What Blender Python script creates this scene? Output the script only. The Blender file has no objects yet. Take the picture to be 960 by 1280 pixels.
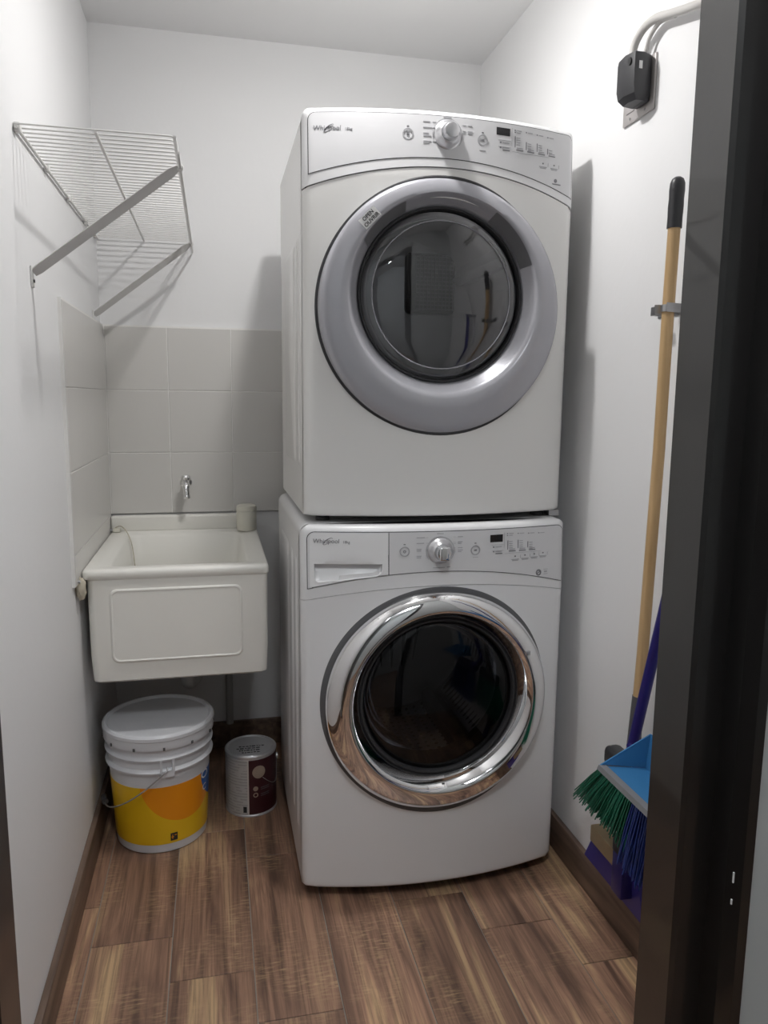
import bpy, bmesh, math, random
from mathutils import Vector, Matrix
random.seed(7)
PI = math.pi
S = bpy.context.scene
COL = S.collection

# ------------------------------------------------------------------ camera
F_PX = 943.74
YAW, PITCH, ROLL = -0.2206, -0.1488, 0.0100
cam = bpy.data.objects.new('camera', bpy.data.cameras.new('camera'))
COL.objects.link(cam)
cam.data.sensor_fit = 'HORIZONTAL'
cam.data.sensor_width = 36.0
cam.data.lens = F_PX / 960 * 36
cam.data.clip_start = 0.02
fw = Vector((-math.sin(YAW) * math.cos(PITCH), math.cos(YAW) * math.cos(PITCH), math.sin(PITCH)))
rt = Vector((math.cos(YAW), math.sin(YAW), 0))
up = rt.cross(fw)
rt2 = math.cos(ROLL) * rt + math.sin(ROLL) * up
up2 = -math.sin(ROLL) * rt + math.cos(ROLL) * up
M = Matrix((rt2, up2, -fw)).transposed().to_4x4()
M.translation = Vector((0.3688, -2.7568, 1.3034))
cam.matrix_world = M
S.camera = cam

# ------------------------------------------------------------------ world, light, exposure
w = bpy.data.worlds.new('world'); S.world = w; w.use_nodes = True
w.node_tree.nodes['Background'].inputs[0].default_value = (0.8, 0.85, 0.9, 1)
w.node_tree.nodes['Background'].inputs[1].default_value = 0.05
LAMP = Vector((0.690, -1.030, 2.40))       # bare bulb hanging from the ceiling; its shadows fix the place
l = bpy.data.lights.new('ceiling_bulb_light', 'POINT'); l.energy = 4.0; l.shadow_soft_size = 0.04; l.color = (1.0, 0.985, 0.97)
o = bpy.data.objects.new('ceiling_bulb_light', l); o.location = LAMP; COL.objects.link(o)
# second light at the bulb, added to brighten the floor and lower walls
l = bpy.data.lights.new('ceiling_bulb_fill_light', 'AREA'); l.shape = 'DISK'; l.size = 0.08; l.energy = 4.8; l.color = (1.0, 0.985, 0.97)
o = bpy.data.objects.new('ceiling_bulb_fill_light', l); o.location = LAMP; COL.objects.link(o)
l = bpy.data.lights.new('hall_fill_light', 'POINT'); l.energy = 23.0; l.shadow_soft_size = 0.14; l.color = (0.95, 0.98, 1.0)  # unseen hall lamp, placed by the door as fill for the lower room
o = bpy.data.objects.new('hall_fill_light', l); o.location = (0.55, -2.50, 2.38); COL.objects.link(o)
vs = S.view_settings
vs.view_transform = 'Standard'; vs.look = 'None'; vs.gamma = 1.0; vs.use_curve_mapping = False
vs.exposure = 0.5

# ------------------------------------------------------------------ materials
def newmat(name):
    m = bpy.data.materials.new(name); m.use_nodes = True
    nt = m.node_tree; b = nt.nodes['Principled BSDF']
    return m, nt, b
def N(nt, t, **kw):
    n = nt.nodes.new(t)
    for k, v in kw.items(): setattr(n, k, v)
    return n
def c4(c): return (c[0], c[1], c[2], 1)
def math_node(nt, op, a, b=None, clamp=False):
    n = N(nt, 'ShaderNodeMath', operation=op, use_clamp=clamp)
    for i, v in enumerate((a, b)):
        if v is None: continue
        if isinstance(v, (int, float)): n.inputs[i].default_value = v
        else: nt.links.new(v, n.inputs[i])
    return n.outputs[0]
def mixc(nt, fac, a, b):
    n = N(nt, 'ShaderNodeMix', data_type='RGBA')
    for i, v in ((0, fac), (6, a), (7, b)):
        if isinstance(v, (int, float)): n.inputs[i].default_value = v
        elif isinstance(v, tuple): n.inputs[i].default_value = c4(v)
        else: nt.links.new(v, n.inputs[i])
    return n.outputs[2]
def simple(name, col, rough=0.5, metal=0.0, var=0.04, nscale=8, bump=0.0, bscale=60, spec=0.5, coat=0.0):
    m, nt, b = newmat(name)
    tc = N(nt, 'ShaderNodeTexCoord')
    no = N(nt, 'ShaderNodeTexNoise'); no.inputs['Scale'].default_value = nscale; no.inputs['Detail'].default_value = 4
    nt.links.new(tc.outputs['Object'], no.inputs['Vector'])
    a = tuple(max(0, x * (1 - var)) for x in col); d = tuple(min(1, x * (1 + var)) for x in col)
    nt.links.new(mixc(nt, no.outputs['Fac'], a, d), b.inputs['Base Color'])
    b.inputs['Roughness'].default_value = rough; b.inputs['Metallic'].default_value = metal
    b.inputs['Specular IOR Level'].default_value = spec
    b.inputs['Coat Weight'].default_value = coat
    if bump:
        n2 = N(nt, 'ShaderNodeTexNoise'); n2.inputs['Scale'].default_value = bscale; n2.inputs['Detail'].default_value = 5
        nt.links.new(tc.outputs['Object'], n2.inputs['Vector'])
        bp = N(nt, 'ShaderNodeBump'); bp.inputs['Strength'].default_value = bump; bp.inputs['Distance'].default_value = 0.004
        nt.links.new(n2.outputs['Fac'], bp.inputs['Height']); nt.links.new(bp.outputs[0], b.inputs['Normal'])
    return m
MT = {}
MT['wall'] = simple('wall_paint', (0.86, 0.86, 0.865), 0.62, var=0.012, nscale=3, bump=0.12, bscale=45)
MT['ceil'] = simple('ceiling_paint', (0.86, 0.86, 0.865), 0.75, var=0.01, nscale=2, bump=0.06, bscale=50)
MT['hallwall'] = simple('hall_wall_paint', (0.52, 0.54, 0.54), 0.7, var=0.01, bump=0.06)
MT['tile'] = simple('wall_tile_glaze', (0.71, 0.695, 0.67), 0.28, var=0.02, nscale=5, bump=0.02, bscale=20)
MT['grout'] = simple('wall_grout', (0.88, 0.87, 0.85), 0.85, var=0.05, nscale=40)
MT['floorgrout'] = simple('floor_grout', (0.30, 0.27, 0.235), 0.85, var=0.2, nscale=30)
MT['frame'] = simple('door_frame_black_paint', (0.011, 0.010, 0.0097), 0.30, var=0.25, nscale=20, bump=0.05, bscale=25, spec=0.6, coat=0.6)
MT['enamel'] = simple('appliance_white_enamel', (0.80, 0.80, 0.81), 0.26, var=0.008, nscale=4)
MT['enamel_warm'] = simple('dryer_white_enamel', (0.80, 0.795, 0.78), 0.26, var=0.008, nscale=4)
MT['console'] = simple('console_silver_white', (0.68, 0.68, 0.695), 0.30, var=0.012, nscale=6)
MT['seam'] = simple('dark_seam', (0.045, 0.045, 0.048), 0.6, var=0.1)
MT['print'] = simple('grey_print', (0.20, 0.20, 0.215), 0.5, var=0.08)
MT['printlight'] = simple('pale_print', (0.42, 0.42, 0.44), 0.5, var=0.08)
MT['logo'] = simple('logo_silver', (0.23, 0.23, 0.25), 0.3, metal=0.6, var=0.1)
MT['display'] = simple('display_black', (0.012, 0.012, 0.016), 0.12, var=0.2)
MT['doorgrey'] = simple('dryer_door_grey', (0.43, 0.43, 0.465), 0.26, metal=0.25, var=0.012, nscale=5)
MT['gripshade'] = simple('dryer_grip_shade', (0.15, 0.15, 0.16), 0.45, var=0.1)
MT['chrome'] = simple('chrome', (0.86, 0.86, 0.87), 0.035, metal=1.0, var=0.01)
MT['satin'] = simple('satin_chrome', (0.66, 0.66, 0.68), 0.30, metal=1.0, var=0.04, nscale=20)
MT['rubber'] = simple('dark_rubber', (0.035, 0.035, 0.038), 0.5, var=0.15)
MT['gasket'] = simple('grey_gasket', (0.11, 0.11, 0.115), 0.4, var=0.15)
MT['drumgrey'] = simple('dryer_drum_grey', (0.62, 0.62, 0.63), 0.40, metal=0.15, var=0.08, nscale=5)
MT['steel'] = simple('galvanised_steel', (0.42, 0.42, 0.43), 0.38, metal=0.9, var=0.12, nscale=30)
MT['wire'] = simple('white_coated_wire', (0.76, 0.755, 0.74), 0.35, var=0.03)
MT['bracket'] = simple('bracket_enamel', (0.62, 0.61, 0.60), 0.4, var=0.03)
MT['sink'] = simple('sink_white_plastic', (0.88, 0.865, 0.815), 0.34, var=0.015, nscale=4, bump=0.03, bscale=30)
MT['cream'] = simple('cream_plastic', (0.72, 0.70, 0.615), 0.42, var=0.02)
MT['beige'] = simple('old_beige_putty', (0.55, 0.50, 0.40), 0.7, var=0.25, nscale=40)
MT['pvc'] = simple('grey_pvc', (0.50, 0.50, 0.49), 0.45, var=0.04)
MT['blackpl'] = simple('black_plastic', (0.032, 0.032, 0.036), 0.42, var=0.2)
MT['cable'] = simple('grey_white_cable', (0.60, 0.585, 0.565), 0.4, var=0.05)
MT['plate'] = simple('outlet_plate_metal', (0.50, 0.475, 0.465), 0.32, metal=0.35, var=0.03)
MT['outlet'] = simple('outlet_insert', (0.42, 0.40, 0.40), 0.4, var=0.05)
MT['label'] = simple('white_sticker', (0.80, 0.80, 0.80), 0.5, var=0.02)
MT['ink'] = simple('black_ink', (0.02, 0.02, 0.022), 0.5, var=0.1)
MT['pailwhite'] = simple('pail_white_plastic', (0.68, 0.69, 0.72), 0.33, var=0.03)
MT['lidmetal'] = simple('can_lid_metal', (0.60, 0.60, 0.62), 0.35, metal=0.55, var=0.06)
MT['green'] = simple('green_bristle', (0.008, 0.15, 0.085), 0.45, var=0.35, nscale=60)
MT['bluebristle'] = simple('blue_bristle', (0.02, 0.05, 0.26), 0.45, var=0.35, nscale=60)
MT['bluetube'] = simple('dark_blue_plastic', (0.020, 0.014, 0.17), 0.35, var=0.1)
MT['panblue'] = simple('sky_blue_plastic', (0.05, 0.20, 0.42), 0.20, var=0.06)
MT['panlip'] = simple('grey_rubber_lip', (0.20, 0.20, 0.21), 0.5, var=0.08)
MT['indigo'] = simple('indigo_plastic', (0.045, 0.038, 0.30), 0.35, var=0.12)
MT['tanwood'] = simple('tan_wood_block', (0.36, 0.27, 0.16), 0.6, var=0.2, nscale=25)
MT['orange'] = simple('orange_print', (0.83, 0.29, 0.01), 0.4, var=0.04)
MT['bulb'] = None

def wood_floor():
    m, nt, b = newmat('wood_look_plank')
    tc = N(nt, 'ShaderNodeTexCoord'); oi = N(nt, 'ShaderNodeObjectInfo')
    off = N(nt, 'ShaderNodeCombineXYZ')
    nt.links.new(math_node(nt, 'MULTIPLY', oi.outputs['Random'], 37.0), off.inputs[0])
    nt.links.new(math_node(nt, 'MULTIPLY', oi.outputs['Random'], 91.0), off.inputs[1])
    add = N(nt, 'ShaderNodeVectorMath', operation='ADD')
    nt.links.new(tc.outputs['Object'], add.inputs[0]); nt.links.new(off.outputs[0], add.inputs[1])
    def noise(sx, sy, det, rough, dist):
        mp = N(nt, 'ShaderNodeMapping'); mp.inputs['Scale'].default_value = (sx, sy, 1)
        nt.links.new(add.outputs[0], mp.inputs[0])
        n = N(nt, 'ShaderNodeTexNoise'); n.inputs['Scale'].default_value = 1.0
        n.inputs['Detail'].default_value = det; n.inputs['Roughness'].default_value = rough; n.inputs['Distortion'].default_value = dist
        nt.links.new(mp.outputs[0], n.inputs['Vector']); return n.outputs['Fac']
    big = noise(16, 1.6, 4, 0.55, 0.8)
    fine = noise(125, 2.6, 6, 0.7, 0.5)
    cross = noise(26, 150, 3, 0.6, 0.2)
    cloud = noise(6, 4, 3, 0.6, 0.4)
    r1 = N(nt, 'ShaderNodeValToRGB'); e = r1.color_ramp.elements
    e[0].position = 0.34; e[0].color = (0.105, 0.058, 0.040, 1)
    e[1].position = 0.66; e[1].color = (0.50, 0.335, 0.19, 1)
    x = e.new(0.44); x.color = (0.215, 0.122, 0.083, 1)
    x = e.new(0.55); x.color = (0.33, 0.19, 0.125, 1)
    nt.links.new(big, r1.inputs[0])
    c = mixc(nt, math_node(nt, 'MULTIPLY', math_node(nt, 'SUBTRACT', fine, 0.44, True), 3.2, True), r1.outputs[0], (0.085, 0.050, 0.034))
    tan = math_node(nt, 'MULTIPLY', math_node(nt, 'MULTIPLY', math_node(nt, 'SUBTRACT', cross, 0.47, True), 4.0, True), math_node(nt, 'MULTIPLY', math_node(nt, 'SUBTRACT', cloud, 0.48, True), 5.0, True))
    c = mixc(nt, math_node(nt, 'MULTIPLY', tan, 0.7), c, (0.52, 0.36, 0.20))
    br = math_node(nt, 'ADD', math_node(nt, 'MULTIPLY', oi.outputs['Random'], 0.35), 0.82)
    hs = N(nt, 'ShaderNodeHueSaturation'); nt.links.new(math_node(nt, 'MULTIPLY', br, 1.18), hs.inputs['Value']); nt.links.new(c, hs.inputs['Color'])
    nt.links.new(hs.outputs[0], b.inputs['Base Color'])
    b.inputs['Roughness'].default_value = 0.46
    bp = N(nt, 'ShaderNodeBump'); bp.inputs['Strength'].default_value = 0.12; bp.inputs['Distance'].default_value = 0.002
    nt.links.new(fine, bp.inputs['Height']); nt.links.new(bp.outputs[0], b.inputs['Normal'])
    return m
MT['plank'] = wood_floor()
def wood_simple(name, dark, light, rough, sx, sy, sz):
    m, nt, b = newmat(name)
    tc = N(nt, 'ShaderNodeTexCoord'); mp = N(nt, 'ShaderNodeMapping'); mp.inputs['Scale'].default_value = (sx, sy, sz)
    nt.links.new(tc.outputs['Object'], mp.inputs[0])
    n = N(nt, 'ShaderNodeTexNoise'); n.inputs['Scale'].default_value = 1; n.inputs['Detail'].default_value = 5; n.inputs['Distortion'].default_value = 0.5
    nt.links.new(mp.outputs[0], n.inputs['Vector'])
    r = N(nt, 'ShaderNodeValToRGB'); r.color_ramp.elements[0].position = 0.32; r.color_ramp.elements[1].position = 0.68
    r.color_ramp.elements[0].color = c4(dark); r.color_ramp.elements[1].color = c4(light)
    nt.links.new(n.outputs['Fac'], r.inputs[0]); nt.links.new(r.outputs[0], b.inputs['Base Color'])
    b.inputs['Roughness'].default_value = rough
    return m
MT['baseboard'] = wood_simple('baseboard_wood', (0.10, 0.065, 0.048), (0.22, 0.15, 0.112), 0.45, 40, 3, 40)
MT['handle'] = wood_simple('varnished_broomstick', (0.50, 0.32, 0.145), (0.66, 0.45, 0.235), 0.32, 60, 60, 4)

def glass(name, tint, refl_rough=0.03, ior=1.5):
    m, nt, b = newmat(name)
    nt.nodes.remove(b)
    out = nt.nodes['Material Output']
    tr = N(nt, 'ShaderNodeBsdfTransparent'); tc = N(nt, 'ShaderNodeTexCoord')
    no = N(nt, 'ShaderNodeTexNoise'); no.inputs['Scale'].default_value = 4
    nt.links.new(tc.outputs['Object'], no.inputs['Vector'])
    nt.links.new(mixc(nt, no.outputs['Fac'], tuple(x * 0.97 for x in tint), tuple(min(1, x * 1.03) for x in tint)), tr.inputs[0])
    gl = N(nt, 'ShaderNodeBsdfGlossy'); gl.inputs['Roughness'].default_value = refl_rough; gl.inputs[0].default_value = (0.9, 0.9, 0.92, 1)
    fr = N(nt, 'ShaderNodeFresnel'); fr.inputs[0].default_value = ior
    mx = N(nt, 'ShaderNodeMixShader')
    nt.links.new(fr.outputs[0], mx.inputs[0]); nt.links.new(tr.outputs[0], mx.inputs[1]); nt.links.new(gl.outputs[0], mx.inputs[2])
    nt.links.new(mx.outputs[0], out.inputs[0])
    return m
MT['dryerglass'] = glass('dryer_window_glass', (0.88, 0.88, 0.90), 0.02, 2.05)
MT['washerglass'] = glass('washer_window_glass', (0.36, 0.36, 0.38), 0.02, 1.5)
MT['bowlglass'] = glass('washer_bowl_glass', (0.85, 0.85, 0.87), 0.03, 1.18)

def perforated():
    m, nt, b = newmat('perforated_drum_steel')
    tc = N(nt, 'ShaderNodeTexCoord'); sp = N(nt, 'ShaderNodeSeparateXYZ'); nt.links.new(tc.outputs['Object'], sp.inputs[0])
    ang = math_node(nt, 'ARCTAN2', sp.outputs[2], sp.outputs[0])
    u = math_node(nt, 'FRACT', math_node(nt, 'MULTIPLY', ang, 13.0)); v = math_node(nt, 'FRACT', math_node(nt, 'MULTIPLY', sp.outputs[1], 38.0))
    du = math_node(nt, 'SUBTRACT', u, 0.5); dv = math_node(nt, 'SUBTRACT', v, 0.5)
    d = math_node(nt, 'SQRT', math_node(nt, 'ADD', math_node(nt, 'MULTIPLY', du, du), math_node(nt, 'MULTIPLY', dv, dv)))
    hole = math_node(nt, 'LESS_THAN', d, 0.2)
    nt.links.new(mixc(nt, hole, (0.55, 0.55, 0.56), (0.01, 0.01, 0.01)), b.inputs['Base Color'])
    b.inputs['Metallic'].default_value = 0.85; b.inputs['Roughness'].default_value = 0.28
    return m
MT['perf'] = perforated()

def pail_label():
    # printed wrap: yellow ground, big orange disc, blue field, all by place on the wall of the pail
    m, nt, b = newmat('pail_printed_label')
    tc = N(nt, 'ShaderNodeTexCoord'); sp = N(nt, 'ShaderNodeSeparateXYZ'); nt.links.new(tc.outputs['Object'], sp.inputs[0])
    ang = math_node(nt, 'ARCTAN2', sp.outputs[0], math_node(nt, 'MULTIPLY', sp.outputs[1], -1.0))   # 0 faces -y, + towards +x
    s = math_node(nt, 'MULTIPLY', ang, 0.14); z = sp.outputs[2]
    def disc(cs, cz, r):
        a = math_node(nt, 'SUBTRACT', s, cs); c = math_node(nt, 'SUBTRACT', z, cz)
        return math_node(nt, 'LESS_THAN', math_node(nt, 'ADD', math_node(nt, 'MULTIPLY', a, a), math_node(nt, 'MULTIPLY', c, c)), r * r)
    no = N(nt, 'ShaderNodeTexNoise'); no.inputs['Scale'].default_value = 5; nt.links.new(tc.outputs['Object'], no.inputs['Vector'])
    yel = mixc(nt, no.outputs['Fac'], (0.76, 0.45, 0.005), (0.88, 0.55, 0.02))
    c = mixc(nt, disc(0.085, 0.228, 0.135), yel, (0.86, 0.30, 0.008))
    c = mixc(nt, disc(0.238, 0.21, 0.100), c, (0.012, 0.11, 0.42))
    nt.links.new(c, b.inputs['Base Color']); b.inputs['Roughness'].default_value = 0.3
    return m
MT['paillabel'] = pail_label()
def can_label():
    m, nt, b = newmat('can_printed_label')
    tc = N(nt, 'ShaderNodeTexCoord'); sp = N(nt, 'ShaderNodeSeparateXYZ'); nt.links.new(tc.outputs['Object'], sp.inputs[0])
    ang = math_node(nt, 'ARCTAN2', sp.outputs[0], math_node(nt, 'MULTIPLY', sp.outputs[1], -1.0))
    right = math_node(nt, 'GREATER_THAN', ang, -0.13)
    edge = math_node(nt, 'GREATER_THAN', ang, -0.19)
    ln = math_node(nt, 'FRACT', math_node(nt, 'MULTIPLY', sp.outputs[2], 105.0))
    no = N(nt, 'ShaderNodeTexNoise'); no.inputs['Scale'].default_value = 45; nt.links.new(tc.outputs['Object'], no.inputs['Vector'])
    txt = math_node(nt, 'MULTIPLY', math_node(nt, 'LESS_THAN', ln, 0.42), math_node(nt, 'GREATER_THAN', no.outputs['Fac'], 0.45))
    body = mixc(nt, math_node(nt, 'MULTIPLY', txt, 0.45), (0.48, 0.47, 0.46), (0.20, 0.19, 0.19))
    body = mixc(nt, edge, body, (0.58, 0.54, 0.50))
    nt.links.new(mixc(nt, right, body, (0.045, 0.008, 0.012)), b.inputs['Base Color']); b.inputs['Roughness'].default_value = 0.32
    return m
MT['canlabel'] = can_label()

# ------------------------------------------------------------------ builders
ORG = {}
def tag(o, label=None, cat=None, group=None, kind=None):
    for k, v in (('label', label), ('category', cat), ('group', group), ('kind', kind)):
        if v: o[k] = v
    return o
def thing(name, loc, label, cat, group=None):
    o = bpy.data.objects.new(name, None); COL.objects.link(o); o.location = loc; o.empty_display_size = 0.05
    ORG[o.name] = Vector(loc)
    return tag(o, label, cat, group)
def obj(name, bm, mat, parent=None, smooth=None, origin=None):
    """bm is in world coordinates; it is shifted to the owner's base."""
    bmesh.ops.recalc_face_normals(bm, faces=bm.faces[:])
    og = ORG[parent.name] if parent else (Vector(origin) if origin else Vector((0, 0, 0)))
    bmesh.ops.translate(bm, verts=bm.verts[:], vec=-og)
    me = bpy.data.meshes.new(name); bm.to_mesh(me); bm.free()
    me.materials.append(MT[mat] if isinstance(mat, str) else mat)
    if smooth is not None:
        me.polygons.foreach_set('use_smooth', [True] * len(me.polygons))
        me.set_sharp_from_angle(angle=math.radians(smooth))
    o = bpy.data.objects.new(name, me); COL.objects.link(o)
    if parent: o.parent = parent
    else: o.location = og
    ORG[o.name] = og
    return o
def B(): return bmesh.new()
def box(bm, x0, x1, y0, y1, z0, z1, bev=0.0, seg=2):
    r = bmesh.ops.create_cube(bm, size=1.0)
    vs_ = r['verts']
    for v in vs_:
        v.co = Vector(((x0 + x1) / 2 + v.co.x * (x1 - x0), (y0 + y1) / 2 + v.co.y * (y1 - y0), (z0 + z1) / 2 + v.co.z * (z1 - z0)))
    if bev:
        es = set(e for v in vs_ for e in v.link_edges)
        bmesh.ops.bevel(bm, geom=list(es), offset=bev, segments=seg, affect='EDGES', profile=0.5)
    return bm
def tube(bm, pts, r, n=8, cap=True):
    pts = [Vector(p) for p in pts]
    rs = r if isinstance(r, (list, tuple)) else [r] * len(pts)
    rings = []; prev = None
    for i, p in enumerate(pts):
        d = (pts[min(i + 1, len(pts) - 1)] - pts[max(i - 1, 0)]).normalized()
        if prev is None:
            a = d.orthogonal().normalized()
        else:
            a = (prev - d * prev.dot(d)).normalized()
        prev = a; b = d.cross(a)
        rings.append([bm.verts.new(p + (a * math.cos(2 * PI * k / n) + b * math.sin(2 * PI * k / n)) * rs[i]) for k in range(n)])
    for i in range(len(rings) - 1):
        for k in range(n):
            bm.faces.new((rings[i][k], rings[i][(k + 1) % n], rings[i + 1][(k + 1) % n], rings[i + 1][k]))
    if cap:
        bm.faces.new(rings[0][::-1]); bm.faces.new(rings[-1])
    return bm
def loft(bm, rings, close=True, cap0=False, cap1=False):
    vr = [[bm.verts.new(p) for p in r] for r in rings]
    for a, b in zip(vr, vr[1:]):
        n = len(a)
        for k in range(n if close else n - 1):
            bm.faces.new((a[k], a[(k + 1) % n], b[(k + 1) % n], b[k]))
    if cap0: bm.faces.new(vr[0][::-1])
    if cap1: bm.faces.new(vr[-1])
    return bm
def circ_y(cx, cz, r, y, n=96): return [(cx + r * math.cos(2 * PI * k / n), y, cz + r * math.sin(2 * PI * k / n)) for k in range(n)]
def circ_z(cx, cy, r, z, n=64): return [(cx + r * math.cos(2 * PI * k / n), cy + r * math.sin(2 * PI * k / n), z) for k in range(n)]
def lathe_z(bm, cx, cy, prof, n=64, cap0=True, cap1=True):
    return loft(bm, [circ_z(cx, cy, r, z, n) for r, z in prof], True, cap0, cap1)
def rrect(x0, x1, z0, z1, r, n=6):
    """rounded rectangle outline, counterclockwise from lower right"""
    P = []
    for cx, cz, a0 in ((x1 - r, z0 + r, -PI / 2), (x1 - r, z1 - r, 0), (x0 + r, z1 - r, PI / 2), (x0 + r, z0 + r, PI)):
        for k in range(n + 1):
            a = a0 + PI / 2 * k / n
            P.append((cx + r * math.cos(a), cz + r * math.sin(a)))
    return P
def bez(pts, n=8):
    """Catmull-Rom through pts"""
    P = [Vector(p) for p in pts]; P = [2 * P[0] - P[1]] + P + [2 * P[-1] - P[-2]]; out = []
    for i in range(1, len(P) - 2):
        for k in range(n):
            t = k / n; a, b, c, d = P[i - 1:i + 3]
            out.append(0.5 * ((2 * b) + (c - a) * t + (2 * a - 5 * b + 4 * c - d) * t * t + (3 * b - a - 3 * c + d) * t ** 3))
    out.append(P[-2]); return out
def text_bm(txt, size, mat3=None, extrude=0.0002, shear=0.0, bold=0.0):
    """a word as a mesh in its own x-z plane (reading along +x, up +z, facing -y), centred"""
    cu = bpy.data.curves.new('word', 'FONT'); cu.body = txt; cu.size = size; cu.extrude = extrude; cu.resolution_u = 3
    cu.align_x = 'CENTER'; cu.align_y = 'CENTER'; cu.shear = shear; cu.offset = bold
    o = bpy.data.objects.new('word', cu); COL.objects.link(o)
    dg = bpy.context.evaluated_depsgraph_get(); me = bpy.data.meshes.new_from_object(o.evaluated_get(dg))
    bm = bmesh.new(); bm.from_mesh(me)
    bpy.data.objects.remove(o); bpy.data.curves.remove(cu); bpy.data.meshes.remove(me)
    bmesh.ops.transform(bm, matrix=Matrix.Rotation(PI / 2, 4, 'X'), verts=bm.verts[:])
    return bm
def join(bm, other):
    me = bpy.data.meshes.new('tmp'); other.to_mesh(me); bm.from_mesh(me); bpy.data.meshes.remove(me); other.free(); return bm

# ------------------------------------------------------------------ the room
W, H = 1.326, 2.483
YF, YH = -2.0, -2.10          # room side and hall side of the door wall
DX0, DX1 = 0.16, 0.868        # door opening
def struct(name, bm, mat, label=None, smooth=None):
    o = obj(name, bm, mat, None, smooth); return tag(o, label, None, None, 'structure')
wall_back = struct('wall_back', box(B(), -0.1, W + 0.1, 0, 0.1, -0.05, H), 'wall', 'white painted back wall above the tiled splash area')
wall_left = struct('wall_left', box(B(), -0.1, 0, YF, 0, -0.05, H), 'wall', 'white painted side wall carrying the wire shelf')
wall_right = struct('wall_right', box(B(), W, W + 0.1, YF, 0, -0.05, H), 'wall', 'white painted side wall carrying the outlet and brooms')
struct('ceiling', box(B(), -1.3, 2.7, -3.9, 0.1, H, H + 0.08), 'ceil', 'plain grey white ceiling')
bm = B()
box(bm, -1.2, DX0 - 0.03, YH, YF, -0.05, H); box(bm, DX1 + 0.062, 2.6, YH, YF, -0.05, H); box(bm, DX0 - 0.03, DX1 + 0.062, YH, YF, 2.12, H)
struct('wall_front', bm, 'hallwall', 'white wall around the doorway')
bm = B()
box(bm, -1.3, -1.2, -3.9, YF, -0.05, H); box(bm, 2.6, 2.7, -3.9, YF, -0.05, H); box(bm, -1.2, 2.6, -3.9, -3.8, -0.05, H)
struct('wall_hall', bm, 'hallwall', 'white hallway walls outside the doorway')

floor = struct('floor', box(B(), -0.1, W + 0.1, YH, 0.0, -0.05, -0.0025), 'floorgrout', 'wood look plank floor with pale grout joints')
cols = [(-0.02, 0.052, -0.868), (0.052, 0.241, -1.018), (0.241, 0.430, -1.168), (0.430, 0.613, -1.322), (0.613, 0.799, -1.472),
        (0.799, 0.988, -1.00), (0.988, 1.180, -1.149), (1.180, 1.34, -1.309)]
PL = 0.59
for x0, x1, yj in cols:
    e = yj
    while e < 0: e += PL
    while e > YH:
        y1, y0 = min(e, 0.0), max(e - PL, YH)
        if y1 - y0 > 0.01:
            g = 0.0012
            og = ((x0 + x1) / 2, (y0 + y1) / 2, 0)
            p = obj('plank', box(B(), x0 + g - og[0], x1 - g - og[0], y0 + g - og[1], y1 - g - og[1], -0.008, 0, 0.0008, 1), 'plank', None)
            p.location = og; p.parent = floor
        e -= PL
struct('floor_hall', box(B(), -1.2, 2.6, -3.8, YH, -0.05, -0.0005), 'plank', 'dark wood look hallway floor')

BH, BT = 0.1006, 0.0155
def board(name, a, b, lab):
    bm = box(B(), a[0], b[0], a[1], b[1], 0.0, BH, 0.003, 2); return struct(name, bm, 'baseboard', lab, 40)
board('baseboard_left', (0.0, YF + 0.001), (BT, -0.001), 'brown wood look skirting along the shelf wall')
board('baseboard_right', (W - BT, YF + 0.001), (W, -0.001), 'brown wood look skirting along the broom wall')
board('baseboard_back', (BT, -BT), (W - BT, -0.001), 'brown wood look skirting behind the bucket and can')

# tiles, each its own piece
TZ = [1.5382, 1.3239, 1.1096, 0.8953]
obj('grout_bed', box(B(), 0.0, 0.862, -0.0085, 0.0, TZ[3] + 0.002, TZ[0] + 0.004), 'grout', wall_back)
obj('grout_bed', box(B(), 0.0, 0.0085, -0.727, -0.0085, 0.812, TZ[0] + 0.004), 'grout', wall_left)
tx = [0.0115, 0.2159, 0.4302, 0.6445, 0.8588]
for r in range(3):
    for k in range(4):
        obj('tile', box(B(), tx[k] + 0.0014, tx[k + 1] - 0.0014, -0.0105, -0.004, TZ[r + 1] + 0.0014, TZ[r] - 0.0014, 0.0012, 1), 'tile', wall_back)
for z0, z1 in ((TZ[1], TZ[0]), (TZ[2], TZ[1]), (TZ[3], TZ[2]), (0.812, TZ[3])):
    obj('tile', box(B(), 0.004, 0.0105, -0.7265, -0.0125, z0 + 0.0014, z1 - 0.0014, 0.0012, 1), 'tile', wall_left)

# door frame: jambs with a stop and a rabbet, head
bm = B()
def extr(bm, outline, z0, z1):
    a = [bm.verts.new((x, y, z0)) for x, y in outline]; b = [bm.verts.new((x, y, z1)) for x, y in outline]
    n = len(a)
    for k in range(n): bm.faces.new((a[k], a[(k + 1) % n], b[(k + 1) % n], b[k]))
    bm.faces.new(a); bm.faces.new(b[::-1])
extr(bm, [(0.868, -2.000), (0.868, -2.062), (0.873, -2.066), (0.908, -2.066), (0.908, -2.094), (0.912, -2.100), (0.918, -2.108), (0.930, -2.108), (0.932, -2.099), (0.932, -2.010), (0.925, -1.992), (0.880, -1.992)], 0, 2.09)
extr(bm, [(0.160, -2.000), (0.160, -2.062), (0.155, -2.066), (0.120, -2.066), (0.120, -2.094), (0.110, -2.108), (0.098, -2.108), (0.096, -2.099), (0.096, -1.992), (0.150, -1.992)], 0, 2.09)
box(bm, 0.096, 0.932, -2.108, -1.992, 2.09, 2.14)
frame = struct('trim_1', bm, 'frame', 'black painted wooden door frame', 30)
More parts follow.
